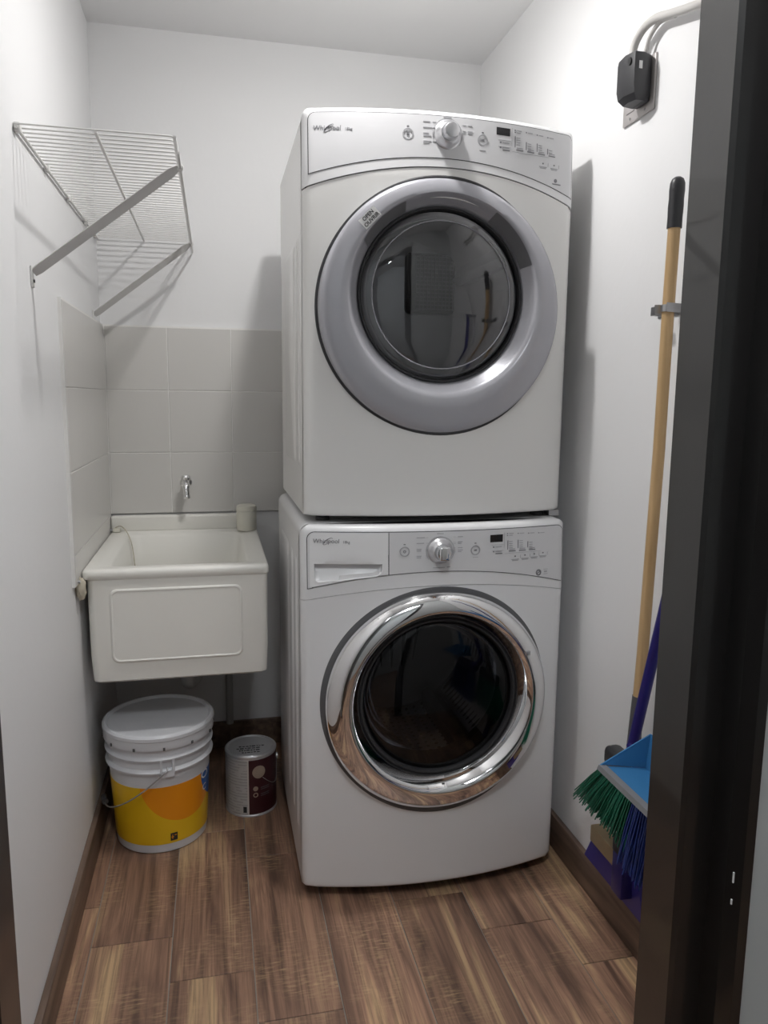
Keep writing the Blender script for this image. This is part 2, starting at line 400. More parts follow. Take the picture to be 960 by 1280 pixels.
for z, h in ((0.782, 0.013), (0.756, 0.007)):
    obj('strike_highlight', box(B(), 0.9115, 0.9135, -2.1015, -2.0995, z, z + h, 0.0006, 1), 'label', frame)  # white specks painting in the highlights of the strike plate

# the door leaf, swung open into the hall against the jamb without the strike
dl = B(); box(dl, 0.078, 0.114, -2.790, -2.112, 0.008, 2.075, 0.002, 1)
leaf = struct('door_1', dl, 'frame', 'black painted door leaf swung open into the hallway', 40)
for z0_, z1_ in ((0.15, 0.95), (1.10, 1.95)):
    obj('door_panel', box(B(), 0.1135, 0.1175, -2.70, -2.20, z0_, z1_, 0.003, 2), 'frame', leaf, 40)
obj('door_handle', tube(B(), bez([(0.114, -2.735, 1.02), (0.150, -2.735, 1.02), (0.162, -2.725, 1.02), (0.165, -2.68, 1.02), (0.165, -2.63, 1.02)], 5), 0.008, 12), 'satin', leaf, 50)

# ------------------------------------------------------------------ the two machines
class Machine:
    def __init__(s, xc, hw, z0, z1, ye, bulge, yr, zl):
        s.zl = zl        # the console leans back above this height
        s.xc, s.hw, s.z0, s.z1, s.ye, s.b, s.yr = xc, hw, z0, z1, ye, bulge, yr
    def y(s, x, z):
        u = (x - s.xc) / s.hw
        y = s.ye - s.b * (1 - u * u) + 0.06 * max(0.0, z - s.zl)
        R = 0.022; t = s.hw - abs(x - s.xc)
        if t < R: y += R - math.sqrt(max(0, R * R - (R - t) ** 2))
        t = s.z1 - z; R = 0.016
        if t < R: y += R - math.sqrt(max(0, R * R - (R - max(t, 0)) ** 2))
        t = z - s.z0; R = 0.008
        if t < R: y += R - math.sqrt(max(0, R * R - (R - max(t, 0)) ** 2))
        return y
    def n(s, x):
        return math.atan2(2 * s.b * (x - s.xc) / s.hw, s.hw)       # heading of the tangent
def strip_grid(bm, mc, xs, zlo, zhi, nz, dy=0.0, back=None):
    cols_ = []
    for x in xs:
        a, b = zlo(x), zhi(x)
        col = []
        for k in range(nz + 1):
            t = k / nz; t = 1 - (1 - t) ** 1.6
            z = a + (b - a) * t
            col.append(bm.verts.new((x, mc.y(x, z) - dy, z)))
        cols_.append(col)
    for a, b in zip(cols_, cols_[1:]):
        for k in range(nz):
            bm.faces.new((a[k], b[k], b[k + 1], a[k + 1]))
    if back:
        es = [e for e in bm.edges if e.is_boundary]
        r = bmesh.ops.extrude_edge_only(bm, edges=es)
        for v in [g for g in r['geom'] if isinstance(g, bmesh.types.BMVert)]: v.co.y += back
    return bm
def xs_between(x0, x1, n=48, edge=0.024, m=8):
    L = [x0 + edge * (1 - math.cos(PI / 2 * k / m)) for k in range(m)]
    L += [x0 + edge + (x1 - x0 - 2 * edge) * k / n for k in range(n + 1)]
    L += [x1 - edge * (1 - math.cos(PI / 2 * k / m)) for k in range(m - 1, -1, -1)]
    return L
def top_round(mc, rc):
    def f(x):
        t = mc.hw - abs(x - mc.xc)
        return mc.z1 - (0 if t >= rc else rc - math.sqrt(max(0, rc * rc - (rc - t) ** 2)))
    return f
def machine_body(mc, root, mat):
    # shell: rounded profile swept front to back, closed behind, open to the drum in front
    x0, x1 = mc.xc - mc.hw, mc.xc + mc.hw
    out = [(x1, mc.z0 + 0.004), ]
    rc = 0.026
    pr = [(x1, mc.z0)] + [(x1 - rc + rc * math.cos(PI / 2 * k / 8), mc.z1 - rc + rc * math.sin(PI / 2 * k / 8)) for k in range(9)] + \
         [(x0 + rc - rc * math.sin(PI / 2 * k / 8), mc.z1 - rc + rc * math.cos(PI / 2 * k / 8)) for k in range(9)] + [(x0, mc.z0)]
    yf = mc.ye + 0.024
    bm = B()
    loft(bm, [[(x, y, z) for x, z in pr] for y in (yf, yf + 0.3, mc.yr)], True, False, True)
    return obj('body', bm, mat, root, 35)
def front_panel(mc, root, mat, cx, cz, rh, zs):
    """front sheet from the door hole out to the outline, bulged in plan"""
    x0, x1 = mc.xc - mc.hw, mc.xc + mc.hw
    def reach(a):
        c, s_ = math.cos(a), math.sin(a); t0, t1 = 0.0, 1.2
        for _ in range(40):
            t = (t0 + t1) / 2; x, z = cx + c * t, cz + s_ * t
            if x0 <= x <= x1 and z >= mc.z0 and z <= zs(min(max(x, x0), x1)): t0 = t
            else: t1 = t
        return t0
    angs = [2 * PI * k / 160 for k in range(160)] + [math.atan2(z - cz, x - cx) % (2 * PI) for x, z in ((x0, mc.z0), (x1, mc.z0), (x0, zs(x0)), (x1, zs(x1)))]
    angs = sorted(set(round(a, 6) for a in angs))
    K = 14; bm = B(); rings = []
    for k in range(K + 1):
        t = 1 - (1 - k / K) ** 2.2
        ring = []
        for a in angs:
            R = reach(a) if k else 1; d = rh + (R - rh) * t if k else rh
            x, z = cx + math.cos(a) * d, cz + math.sin(a) * d
            x = min(max(x, x0), x1)
            ring.append((x, mc.y(x, z), z))
        rings.append(ring)
    last = rings[-1]
    rings.append([(x, y + 0.012, z) for x, y, z in last])
    first = [(x, y + 0.03, z) for x, y, z in rings[0]]
    loft(bm, [first] + rings, True)
    return obj('front_panel', bm, mat, root, 40)
def on_face(mc, bm, x, z, dy, roll=0.0):
    """move a flat mesh drawn about the origin in x-z onto the machine's front"""
    y = mc.y(x, z)
    Mx = Matrix.Translation((x, y - dy, z)) @ Matrix.Rotation(mc.n(x), 4, 'Z') @ Matrix.Rotation(-roll, 4, 'Y')
    bmesh.ops.transform(bm, matrix=Mx, verts=bm.verts[:]); return bm
def bar(w_, h_, t=0.0004): return box(B(), -w_ / 2, w_ / 2, -t, t, -h_ / 2, h_ / 2)
def annulus(r0, r1, t=0.0005, n=32, a0=0, a1=2 * PI, cx=0, cz=0):
    bm = B(); full = abs(a1 - a0 - 2 * PI) < 1e-6; m = n if full else n + 1
    rings = []
    for r, y in ((r0, t), (r0, -t), (r1, -t), (r1, t)):
        rings.append([(cx + r * math.cos(a0 + (a1 - a0) * k / n), y, cz + r * math.sin(a0 + (a1 - a0) * k / n)) for k in range(m)])
    loft(bm, rings, full); return bm
def logo(mc, root, x, z, dy, small):
    bm = text_bm('Whirlpool', 0.0155, shear=0.06)
    sw = B(); P = []
    for k in range(41):
        a = math.radians(-25 + 300 * k / 40)
        px, pz = 0.0135 * math.cos(a), 0.0042 * math.sin(a); c, s_ = math.cos(0.62), math.sin(0.62)
        P.append((0.004 + px * c - pz * s_, -0.0003, px * s_ + pz * c))
    tube(sw, P, [0.0003 + 0.0006 * math.sin(PI * k / 40) for k in range(41)], 6)
    join(bm, sw)
    obj('brand_logo', on_face(mc, bm, x, z, dy), 'logo', root)
    obj('capacity_print', on_face(mc, text_bm(small, 0.0095), x + 0.048, z - 0.002, dy), 'print', root)
def ring_button(mc, root, x, z, dy, kind):
    b = obj('button', on_face(mc, join(annulus(0.0100, 0.0128), annulus(0.0, 0.0001)), x, z, dy + 0.0004), 'printlight', root)
    bm = join(on_face(mc, bar(0.005, 0.0025), x, z + 0.0175, dy), B())
    if kind == 'power': join(bm, on_face(mc, annulus(0.0022, 0.0036), x, z, dy + 0.0004))
    else:
        for dx in (-0.0028, 0.0, 0.0028): join(bm, on_face(mc, bar(0.0014, 0.005), x + dx, z, dy + 0.0004))
    obj('button_mark', bm, 'print', b)

# ---- the dryer (upper machine)
dz0, dz1 = 1.0135, 1.971
D = Machine(0.9265, 0.344, dz0, dz1, -0.900, 0.058, -0.300, 1.82)
dryer = thing('clothes_dryer', (0.9265, -0.60, dz0), 'upper white front loading dryer with a grey ring door, stacked on the washer', 'dryer')
zsD = lambda x: 1.786 + 0.056 * (1 - ((x - 0.915) / 0.344) ** 2)
machine_body(D, dryer, 'enamel_warm')
DC = (0.9125, 1.520)
front_panel(D, dryer, 'enamel_warm', DC[0], DC[1], 0.255, lambda x: zsD(x) - 0.0012)
x0, x1 = D.xc - D.hw, D.xc + D.hw
tr = top_round(D, 0.022)
console = obj('console', strip_grid(B(), D, xs_between(x0, x1), lambda x: zsD(x) + 0.0012, tr, 16, 0.0015, 0.014), 'enamel', dryer, 40)
obj('console_gap', strip_grid(B(), D, xs_between(x0 + 0.006, x1 - 0.006), lambda x: zsD(x) - 0.004, lambda x: zsD(x) + 0.004, 1, -0.004), 'seam', dryer, 40)
def panel_pair(mc, root, con, xa, xb, zb, ztop, rc, extra=None):
    def zt(g):
        def f(x):
            t = min(x - (xa - g), (xb + g) - x); r = rc + g
            return ztop + g - (0 if t >= r else r - math.sqrt(max(0, r * r - (r - t) ** 2)))
        return f
    g = 0.0016
    obj('panel_seam', strip_grid(B(), mc, xs_between(xa - g, xb + g, 40, 0.02, 6), lambda x: zb(x) - g, zt(g), 6, 0.0021, 0.003), 'seam', root, 40)
    return obj('control_panel', strip_grid(B(), mc, xs_between(xa, xb, 40, 0.02, 6), zb, zt(0), 6, 0.0027, 0.003), 'console', root, 40)
zbD = lambda x: 1.815 + 0.048 * (1 - ((x - 0.905) / 0.330) ** 2)
panel_pair(D, dryer, console, x0 + 0.0135, x1 - 0.011, zbD, dz1 - 0.0145, 0.016)
E1 = 0.0031
logo(D, dryer, 0.638, 1.921, E1, '18kg')
ring_button(D, dryer, 0.822, 1.912, E1, 'power')
ring_button(D, dryer, 1.004, 1.911, E1, 'pause')
def knob(mc, root, x, z, chrome_face, R=0.030):
    y = mc.y(x, z) - 0.0028
    rings = [circ_y(x, z, r, y - d, 48) for r, d in ((R * 1.12, 0), (R * 1.12, 0.003), (R * 1.02, 0.0055), (R * 0.93, 0.012), (R * 0.80, 0.018), (R * 0.72, 0.021))]
    k = obj('knob', loft(B(), rings, True, False, True), 'satin', root, 35)
    # the finger piece stands out from the skirt
    bm = B(); r2 = R * 0.62
    loft(bm, [circ_y(x, z, r, y - d, 40) for r, d in ((r2 * 1.05, 0.019), (r2, 0.034), (r2 * 0.93, 0.0385), (r2 * 0.8, 0.040))], True, False, True)
    obj('knob_cap', bm, 'chrome' if chrome_face else 'satin', k, 35)
    if chrome_face:
        bm = box(B(), x - 0.013, x + 0.013, y - 0.046, y - 0.036, z - 0.017, z + 0.017, 0.004, 3)
        obj('knob_grip', bm, 'chrome', k, 40)
    else:
        obj('knob_pointer', join(annulus(0.0035, 0.0048), B()), 'chrome', k)
        o = bpy.data.objects['knob_pointer'] if 'knob_pointer' in bpy.data.objects else None
        if o: o.location = Vector((x + 0.006, y - 0.0402, z)) - ORG[root.name]; 
    obj('dial_ring', on_face(mc, annulus(R * 1.22, R * 1.26), x, z, E1), 'printlight', root)
    return k
knob(D, dryer, 0.916, 1.915, False, 0.029)
def print_bars(mc, root, rows, name='panel_print', mat='printlight'):
    bm = B()
    for x, z, w_, h_ in rows: join(bm, on_face(mc, bar(w_, h_), x, z, E1))
    return tag(obj(name, bm, mat, root), kind='stuff')
rows = [(0.916, 1.9545, 0.019, 0.002)]
for i, (z, w_) in enumerate(((1.942, 0.016), (1.929, 0.021), (1.916, 0.013), (1.910, 0.019), (1.898, 0.019), (1.894, 0.014))):
    rows.append((0.858 + w_ / 2, z, w_, 0.0022)); 
    if i in (0, 1, 3, 4): rows.append((0.884, z, 0.008, 0.0007))
for z, w_ in ((1.940, 0.011), (1.927, 0.012), (1.9225, 0.011)):
    rows.append((0.966 + w_ / 2, z, w_, 0.0022)); rows.append((0.957, z, 0.008, 0.0007))
rows.append((1.004, 1.888, 0.016, 0.0012))
print_bars(D, dryer, rows)
def led_block(mc, root, x, z, w_, h_):
    d = obj('display', on_face(mc, bar(w_, h_, 0.0006), x, z, E1), 'display', root); return d
led_block(D, dryer, 1.058, 1.937, 0.036, 0.017)
def option_block(mc, root, xb, zt, cols_, low):
    """the block of lamps, bars and tiny captions right of the display"""
    pale, dark = [], []
    pale += [(xb + 0.020, zt - 0.0275, 0.034, 0.0006), (xb + 0.020, zt - 0.0425, 0.034, 0.0006), (xb + 0.039, zt - 0.024, 0.0008, 0.054), (xb + 0.093, zt - 0.051, 0.108, 0.0005)]
    for k in range(2):
        dark.append((xb + 0.009, zt - 0.033 - 0.0115 * k, 0.004, 0.003)); pale.append((xb + 0.023, zt - 0.033 - 0.0115 * k, 0.018, 0.002))
    dark.append((xb + 0.024, zt - 0.050, 0.019, 0.0024))
    for i in range(4):
        x = xb + 0.048 + 0.031 * i
        dark.append((x, zt - 0.0005 - 0.0012 * i, 0.003, 0.0022)); pale.append((x + 0.011, zt - 0.0005 - 0.0012 * i, 0.013, 0.0018))
        if i == 0: dark.append((x, zt - 0.0055, 0.003, 0.0022)); pale.append((x + 0.010, zt - 0.0055, 0.010, 0.0018))
    for x, z, h_ in cols_:
        dark.append((x, z, 0.0020, h_))
        for k in range(4 if h_ > 0.015 else 2): pale.append((x + 0.009, z + h_ / 2 - 0.003 - 0.0055 * k, 0.010, 0.0018))
        dark.append((x + 0.013, zt - 0.0455 - 0.035 * (x - xb - 0.04) * 0.3, 0.020, 0.0022)); pale.append((x + 0.013, zt - 0.0405 - 0.01 * (x - xb), 0.017, 0.0020))
    for x, z in low:
        dark.append((x, z, 0.0035, 0.003)); pale.append((x, z - 0.008, 0.022, 0.0018)); pale.append((x, z - 0.011, 0.018, 0.0015)); pale.append((x + 0.015, z - 0.002, 0.0006, 0.009))
    print_bars(mc, root, pale, 'panel_print', 'printlight'); print_bars(mc, root, dark, 'panel_marks', 'print')
option_block(D, dryer, 1.042, 1.945, [(1.090, 1.918, 0.026), (1.121, 1.912, 0.018), (1.152, 1.9125, 0.019), (1.183, 1.908, 0.013)], [(1.170, 1.878), (1.203, 1.878)])
join_b = on_face(D, annulus(0.0, 0.0045), 1.208, 1.842, E1); join(join_b, on_face(D, bar(0.026, 0.0024), 1.211, 1.834, E1)); obj('badge_print', join_b, 'print', dryer)

# dryer door: eccentric rings, wider at the bottom
GC = (0.9165, 1.553)
def ecc(t): return (DC[0] + (GC[0] - DC[0]) * t, DC[1] + (GC[1] - DC[1]) * t)
door = obj('door', loft(B(), [circ_y(*ecc(t), r, y, 120) for t, r, y in (
    (0, 0.297, -0.890), (0, 0.299, -0.955), (0, 0.2965, -0.9625), (0, 0.290, -0.9665), (0.10, 0.280, -0.969), (0.45, 0.256, -0.9735), (0.75, 0.240, -0.9735),
    (0.85, 0.235, -0.971), (0.92, 0.228, -0.962), (1.0, 0.212, -0.930), (1.0, 0.206, -0.925), (1.0, 0.204, -0.905))], True), 'doorgrey', dryer, 50)
def gap_ring(mc, c, r0, r1, n=120):
    L = []
    for r, d in ((r0, -0.006), (r0, 0.0012), ((r0 + r1) / 2, 0.0022), (r1, 0.0008), (r1, -0.004)):
        L.append([(x, mc.y(x, z) - d, z) for x, _, z in circ_y(c[0], c[1], r, 0, n)])
    return loft(B(), L, True)
obj('door_gap', gap_ring(D, DC, 0.2980, 0.3045), 'seam', dryer, 40)
def grip(a0, a1, n=14):
    bm = B(); rings = []
    for k in range(n + 1):
        a = math.radians(a0 + (a1 - a0) * k / n); e = 0.3 if k in (0, n) else 1
        ring = []
        for r, y in ((0.2130, -0.9335), (0.2290, -0.9650), (0.2310, -0.9690), (0.2150, -0.9375)):
            ring.append((GC[0] + (r) * math.cos(a), y - 0.0006, GC[1] + r * math.sin(a) - 0.002))
        rings.append(ring)
    return loft(bm, rings, True, True, True)
obj('finger_grip', grip(20, 58), 'gripshade', door, 40)  # raised strips, coloured dark to paint in the shade of finger recesses
obj('finger_grip', grip(116, 150), 'gripshade', door, 40)
rim = obj('window_rim', loft(B(), [circ_y(*GC, r, y, 96) for r, y in ((0.209, -0.927), (0.207, -0.933), (0.203, -0.934), (0.200, -0.928), (0.199, -0.915))], True), 'rubber', door, 40)
gl = obj('window_glass', loft(B(), [circ_y(*GC, r, y, 96) for r, y in ((0.2015, -0.920), (0.196, -0.930), (0.186, -0.936), (0.176, -0.934), (0.172, -0.936), (0.14, -0.942), (0.09, -0.948), (0.04, -0.951), (0.006, -0.952))], True, False, True), 'dryerglass', door, 60)
obj('glass_edge_ring', loft(B(), [circ_y(*GC, r, y, 96) for r, y in ((0.1765, -0.9360), (0.1750, -0.9375), (0.1735, -0.9370), (0.1740, -0.9345))], True), 'doorgrey', door, 40)
bm = on_face(D, bar(0.044, 0.027, 0.0004), 0, 0, 0)
def on_door(bm, x, z, y, roll):
    Mx = Matrix.Translation((x, y, z)) @ Matrix.Rotation(-roll, 4, 'Y'); bmesh.ops.transform(bm, matrix=Mx, verts=bm.verts[:]); return bm
SR = math.radians(46)
st = obj('door_sticker', on_door(bar(0.050, 0.027, 0.0003), 0.7285, 1.716, -0.9733, SR), 'label', door)
bm = text_bm('OPEN', 0.0125, bold=0.0002); bmesh.ops.translate(bm, verts=bm.verts[:], vec=(0, 0, 0.0062))
b2 = text_bm('OUVRIR', 0.0125, bold=0.0002); bmesh.ops.translate(b2, verts=b2.verts[:], vec=(0, 0, -0.0062)); join(bm, b2)
obj('sticker_text', on_door(bm, 0.7285, 1.716, -0.9739, SR), 'ink', st)
# inside of the dryer
obj('drum', loft(B(), [circ_y(0.92, 1.53, r, y, 72) for r, y in ((0.208, -0.900), (0.215, -0.875), (0.27, -0.865), (0.272, -0.85), (0.272, -0.42), (0.262, -0.405), (0.20, -0.400), (0.01, -0.400))], True, False, True), 'drumgrey', dryer, 35)
def rounded_plate(x0, x1, z0, z1, r, y0, y1, bev=0.002):
    o = rrect(x0, x1, z0, z1, r); i = rrect(x0 + bev, x1 - bev, z0 + bev, z1 - bev, max(r - bev, 0.001))
    return loft(B(), [[(x, y1, z) for x, z in o], [(x, y0 + bev, z) for x, z in o], [(x, y0, z) for x, z in i]], True, True, True)
g0 = obj('vent_grille', rounded_plate(0.955, 1.112, 1.566, 1.750, 0.018, -0.424, -0.4005, 0.006), 'blackpl', dryer, 40)
bm = B()
for i in range(14): box(bm, 0.985, 1.106, -0.4262, -0.4240, 1.580 + 0.012 * i, 1.5835 + 0.012 * i)
for i in range(11): box(bm, 0.985 + 0.012 * i, 0.9875 + 0.012 * i, -0.4264, -0.4240, 1.578, 1.742)
tag(obj('grille_mesh', bm, 'gasket', g0), kind='stuff')
for a in (35, 155, 275):
    a = math.radians(a); c, s_ = math.cos(a), math.sin(a)
    obj('drum_baffle', loft(B(), [[(0.92 + c * r - s_ * o_, y, 1.53 + s_ * r + c * o_) for r, o_ in ((0.271, -0.03), (0.225, -0.012), (0.225, 0.012), (0.271, 0.03))] for y in (-0.84, -0.44)], True, True, True), 'drumgrey', dryer, 30)
# feet that stand on the washer
for fx in (x0 + 0.05, x1 - 0.05):
    for fy in (-0.86, -0.36):
        obj('foot', lathe_z(B(), fx, fy, ((0.018, 0.9965), (0.018, 1.005), (0.012, 1.006), (0.012, 1.0145)), 20), 'rubber', dryer, 40)
obj('stacking_bracket', box(B(), x1 - 0.03, x1 - 0.001, -0.895, -0.86, 0.9965, 1.013, 0.001, 1), 'steel', dryer)
# pressed ribs on the visible side
def side_rib(root, xf, y0, y1, z0, z1, mat, d=0.003):
    o = rrect(y0, y1, z0, z1, 0.02); i = rrect(y0 + 0.01, y1 - 0.01, z0 + 0.01, z1 - 0.01, 0.012)
    return obj('side_rib', loft(B(), [[(xf, y, z) for y, z in o], [(xf - d, y, z) for y, z in i]], True, False, True), mat, root, 50)
side_rib(dryer, x0, -0.800, -0.760, 1.13, 1.70, 'enamel_warm')
side_rib(dryer, x0, -0.700, -0.430, 1.13, 1.70, 'enamel_warm')

# ---- the washer (lower machine)
wz0, wz1 = 0.034, 0.9960
V = Machine(0.9185, 0.3515, wz0, wz1, -0.944, 0.052, -0.300, 0.85)
washer = thing('washing_machine', (0.9185, -0.62, 0.0), 'lower white front loading washing machine with a chrome ring door, standing on the floor', 'washer')
zsV = lambda x: 0.806 + 0.038 * (1 - ((x - 0.915) / 0.3515) ** 2)
machine_body(V, washer, 'enamel')
VC = (0.9130, 0.5400)
front_panel(V, washer, 'enamel', VC[0], VC[1], 0.26, lambda x: zsV(x) - 0.0007)
x0, x1 = V.xc - V.hw, V.xc + V.hw
tr = top_round(V, 0.030)
consoleV = obj('console', strip_grid(B(), V, xs_between(x0, x1), lambda x: zsV(x) + 0.0007, tr, 16, 0.0006, 0.014), 'enamel', washer, 40)
zbV = lambda x: 0.836 + 0.045 * (1 - ((x - 0.905) / 0.335) ** 2)
panel_pair(V, washer, consoleV, x0 + 0.0165, x1 - 0.011, zbV, wz1 - 0.0165, 0.018)
# detergent drawer: front plate with a scooped pull let into it
def cut_faces(o, xa, xb, za, zb):
    bm = bmesh.new(); bm.from_mesh(o.data); og = ORG[o.name]
    bmesh.ops.delete(bm, geom=[f for f in bm.faces if xa < f.calc_center_median().x + og.x < xb and zbV(f.calc_center_median().x + og.x) + 0.008 < f.calc_center_median().z + og.z < zb], context='FACES')
    bm.to_mesh(o.data); bm.free()
for o in list(washer.children):
    if o.name.split('.')[0] in ('console', 'panel_seam', 'control_panel'): cut_faces(o, 0.5945, 0.773, 0.845, 0.915)
dxa, dxb = 0.5885, 0.7775
dtop = lambda x: wz1 - 0.0185 - (0 if x > 0.602 else 0.012 * (1 - math.sqrt(max(0, 1 - ((0.602 - x) / 0.0136) ** 2))))
in_drawer = lambda x, z: dxa <= x <= dxb and zbV(x) + 0.0012 <= z <= dtop(x)
def in_pull(x, z):
    if not (0.5995 <= x <= 0.7630 and z <= 0.9015): return False
    lo = 0.8560 + 0.0160 * (x - 0.5995) / 0.1635
    r = 0.012
    if x < 0.5995 + r and z < lo + r: return (x - 0.5995 - r) ** 2 + (z - lo - r) ** 2 <= r * r
    r = 0.020
    if x > 0.7630 - r and z < lo + r: return (x - 0.7630 + r) ** 2 + (z - lo - r) ** 2 <= r * r
    return z >= lo
pc = (0.680, 0.884)
def reach2(f, a):
    t0, t1 = 0.0, 0.4
    for _ in range(36):
        t = (t0 + t1) / 2
        if f(pc[0] + math.cos(a) * t, pc[1] + math.sin(a) * t): t0 = t
        else: t1 = t
    return t0
cor = [(dxa, zbV(dxa) + 0.0012), (dxb, zbV(dxb) + 0.0012), (dxb, dtop(dxb)), (0.5995, 0.9015), (0.7630, 0.9015), (0.5995, 0.872), (0.763, 0.885)]
angs = sorted([2 * PI * k / 120 for k in range(120)] + [math.atan2(z - pc[1], x - pc[0]) % (2 * PI) for x, z in cor])
oo, ii = [], []
for a in angs:
    for L, f in ((oo, in_drawer), (ii, in_pull)):
        t = reach2(f, a); L.append((pc[0] + math.cos(a) * t, pc[1] + math.sin(a) * t))
P3 = lambda L, dy: [(x, V.y(x, z) - dy, z) for x, z in L]
mid = lambda t: [(a[0] + (b[0] - a[0]) * t, a[1] + (b[1] - a[1]) * t) for a, b in zip(oo, ii)]
shrink = lambda k: [(pc[0] + (x - pc[0]) * k, pc[1] + (z - pc[1]) * k) for x, z in ii]
bm = loft(B(), [P3(oo, 0.0005), P3(oo, 0.0034), P3(mid(0.33), 0.0034), P3(mid(0.66), 0.0034), P3(mid(0.93), 0.0036), P3(ii, 0.0024)], True)
drawer = obj('detergent_drawer', bm, 'enamel', washer, 40)
def scoop(L, k):
    return [(x, V.y(x, z) - 0.0024 + k * (0.004 + 0.016 * min(1, max(0, (z - 0.858) / 0.040))), z) for x, z in L]
bm = loft(B(), [P3(ii, 0.0024), scoop(ii, 0.55), scoop(shrink(0.96), 0.85), scoop(shrink(0.85), 1.0), scoop(shrink(0.4), 1.0), scoop(shrink(0.02), 1.0)], True, False, True)
obj('drawer_pull', bm, 'enamel', drawer, 45)
obj('drawer_seam', strip_grid(B(), V, [0.7785, 0.7795, 0.7800], lambda x: zbV(x), lambda x: wz1 - 0.0168, 3, 0.0031), 'seam', washer)
logo(V, washer, 0.628, 0.958, 0.0040, '18kg')
ring_button(V, washer, 0.818, 0.932, E1, 'power')
ring_button(V, washer, 1.001, 0.930, E1, 'pause')
knob(V, washer, 0.908, 0.932, True, 0.029)
rows = [(0.908, 0.975, 0.017, 0.002), (0.905, 0.890, 0.030, 0.0016), (0.930, 0.891, 0.009, 0.0026)]
for z, w_ in ((0.966, 0.021), (0.952, 0.019), (0.937, 0.012), (0.933, 0.011), (0.920, 0.012), (0.916, 0.011)):
    rows.append((0.848 + w_ / 2, z, w_, 0.0020)); rows.append((0.874, z, 0.006, 0.0006))
for z, w_ in ((0.966, 0.013), (0.953, 0.012), (0.949, 0.009), (0.938, 0.012), (0.932, 0.013), (0.928, 0.009)):
    rows.append((0.954 + w_ / 2, z, w_, 0.0020)); rows.append((0.945, z, 0.007, 0.0006))
rows.append((1.001, 0.912, 0.014, 0.0012))
print_bars(V, washer, rows)
led_block(V, washer, 1.059, 0.957, 0.035, 0.019)
option_block(V, washer, 1.042, 0.968, [(1.091, 0.938, 0.024), (1.121, 0.939, 0.022), (1.150, 0.936, 0.016)], [(1.113, 0.908), (1.142, 0.909), (1.170, 0.910), (1.197, 0.911)])
bm = on_face(V, annulus(0.0045, 0.0085), 1.184, 0.860, E1); bmesh.ops.scale(bm, vec=(1, 1, 1), verts=bm.verts[:])
join(bm, on_face(V, bar(0.009, 0.0025), 1.184, 0.860, E1, 0.5)); obj('badge_print', bm, 'print', washer)
bm = on_face(V, bar(0.013, 0.0012), 1.206, 0.867, E1); join(bm, on_face(V, bar(0.013, 0.0012), 1.206, 0.855, E1)); join(bm, on_face(V, bar(0.009, 0.004), 1.206, 0.861, E1)); obj('badge_print', bm, 'printlight', washer)

# washer door
WG = (0.9165, 0.5470)
def eccw(t): return (VC[0] + (WG[0] - VC[0]) * t, VC[1] + (WG[1] - VC[1]) * t)
obj('door_gap', gap_ring(V, VC, 0.2895, 0.3015), 'gasket', washer, 40)
vdoor = obj('door', loft(B(), [circ_y(*eccw(t), r, y, 128) for t, r, y in (
    (0, 0.2905, -0.950), (0, 0.2905, -0.9955), (0, 0.2888, -1.000), (0.1, 0.2845, -1.0085), (0.3, 0.277, -1.0175), (0.5, 0.267, -1.0245), (0.75, 0.2565, -1.0285), (0.92, 0.2475, -1.0305), (1, 0.2405, -1.0312),
    (1, 0.236, -1.0300), (1, 0.227, -1.017), (1, 0.213, -0.994), (1, 0.2085, -0.984), (1, 0.208, -0.95))], True), 'chrome', washer, 60)
vr = obj('window_rim', loft(B(), [circ_y(*WG, r, y, 96) for r, y in ((0.2085, -0.982), (0.206, -0.987), (0.202, -0.987), (0.198, -0.978), (0.196, -0.955))], True), 'rubber', vdoor, 40)
obj('window_glass', loft(B(), [circ_y(*WG, r, y, 96) for r, y in ((0.199, -0.974), (0.194, -0.980), (0.18, -0.984), (0.13, -0.990), (0.07, -0.994), (0.006, -0.995))], True, False, True), 'washerglass', vdoor, 60)
obj('door_notch', box(B(), 1.128, 1.142, -1.0345, -1.028, 0.660, 0.672, 0.002, 2), 'satin', vdoor, 40)
obj('hinge_screw', loft(B(), [circ_y(0.879, 0.3195, r, y, 16) for r, y in ((0.0035, -1.020), (0.0035, -1.0235), (0.002, -1.025))], True, False, True), 'satin', vdoor, 40)
# inside of the washer: glass bowl, bellows, perforated drum
bow = loft(B(), [circ_y(*WG, r, y, 72) for r, y in ((0.194, -0.960), (0.184, -0.948), (0.175, -0.92), (0.168, -0.88), (0.155, -0.86), (0.12, -0.845), (0.06, -0.838), (0.006, -0.836))], True, False, True)
obj('glass_bowl', bow, 'bowlglass', vdoor, 60)
obj('bellows', loft(B(), [circ_y(*WG, r, y, 72) for r, y in ((0.200, -0.955), (0.196, -0.93), (0.190, -0.92), (0.198, -0.905), (0.190, -0.89), (0.205, -0.87), (0.255, -0.865))], True), 'rubber', washer, 40)
dr = thing_drum = obj('drum', loft(B(), [circ_y(0.9165, 0.545, r, y, 80) for r, y in ((0.215, -0.868), (0.25, -0.862), (0.256, -0.85), (0.256, -0.48), (0.245, -0.46), (0.15, -0.455), (0.01, -0.452))], True, False, True), 'perf', washer, 35)
for a in (60, 180, 300):
    a = math.radians(a); c, s_ = math.cos(a), math.sin(a)
    obj('drum_baffle', loft(B(), [[(0.9165 + c * r - s_ * o_, y, 0.545 + s_ * r + c * o_) for r, o_ in ((0.255, -0.035), (0.205, -0.012), (0.205, 0.012), (0.255, 0.035))] for y in (-0.84, -0.49)], True, True, True), 'gasket', washer, 30)
for fx in (x0 + 0.06, x1 - 0.06):
    for fy in (-0.88, -0.36):
        obj('foot', lathe_z(B(), fx, fy, ((0.026, 0.0), (0.026, 0.01), (0.012, 0.013), (0.012, 0.036)), 24), 'rubber', washer, 40)
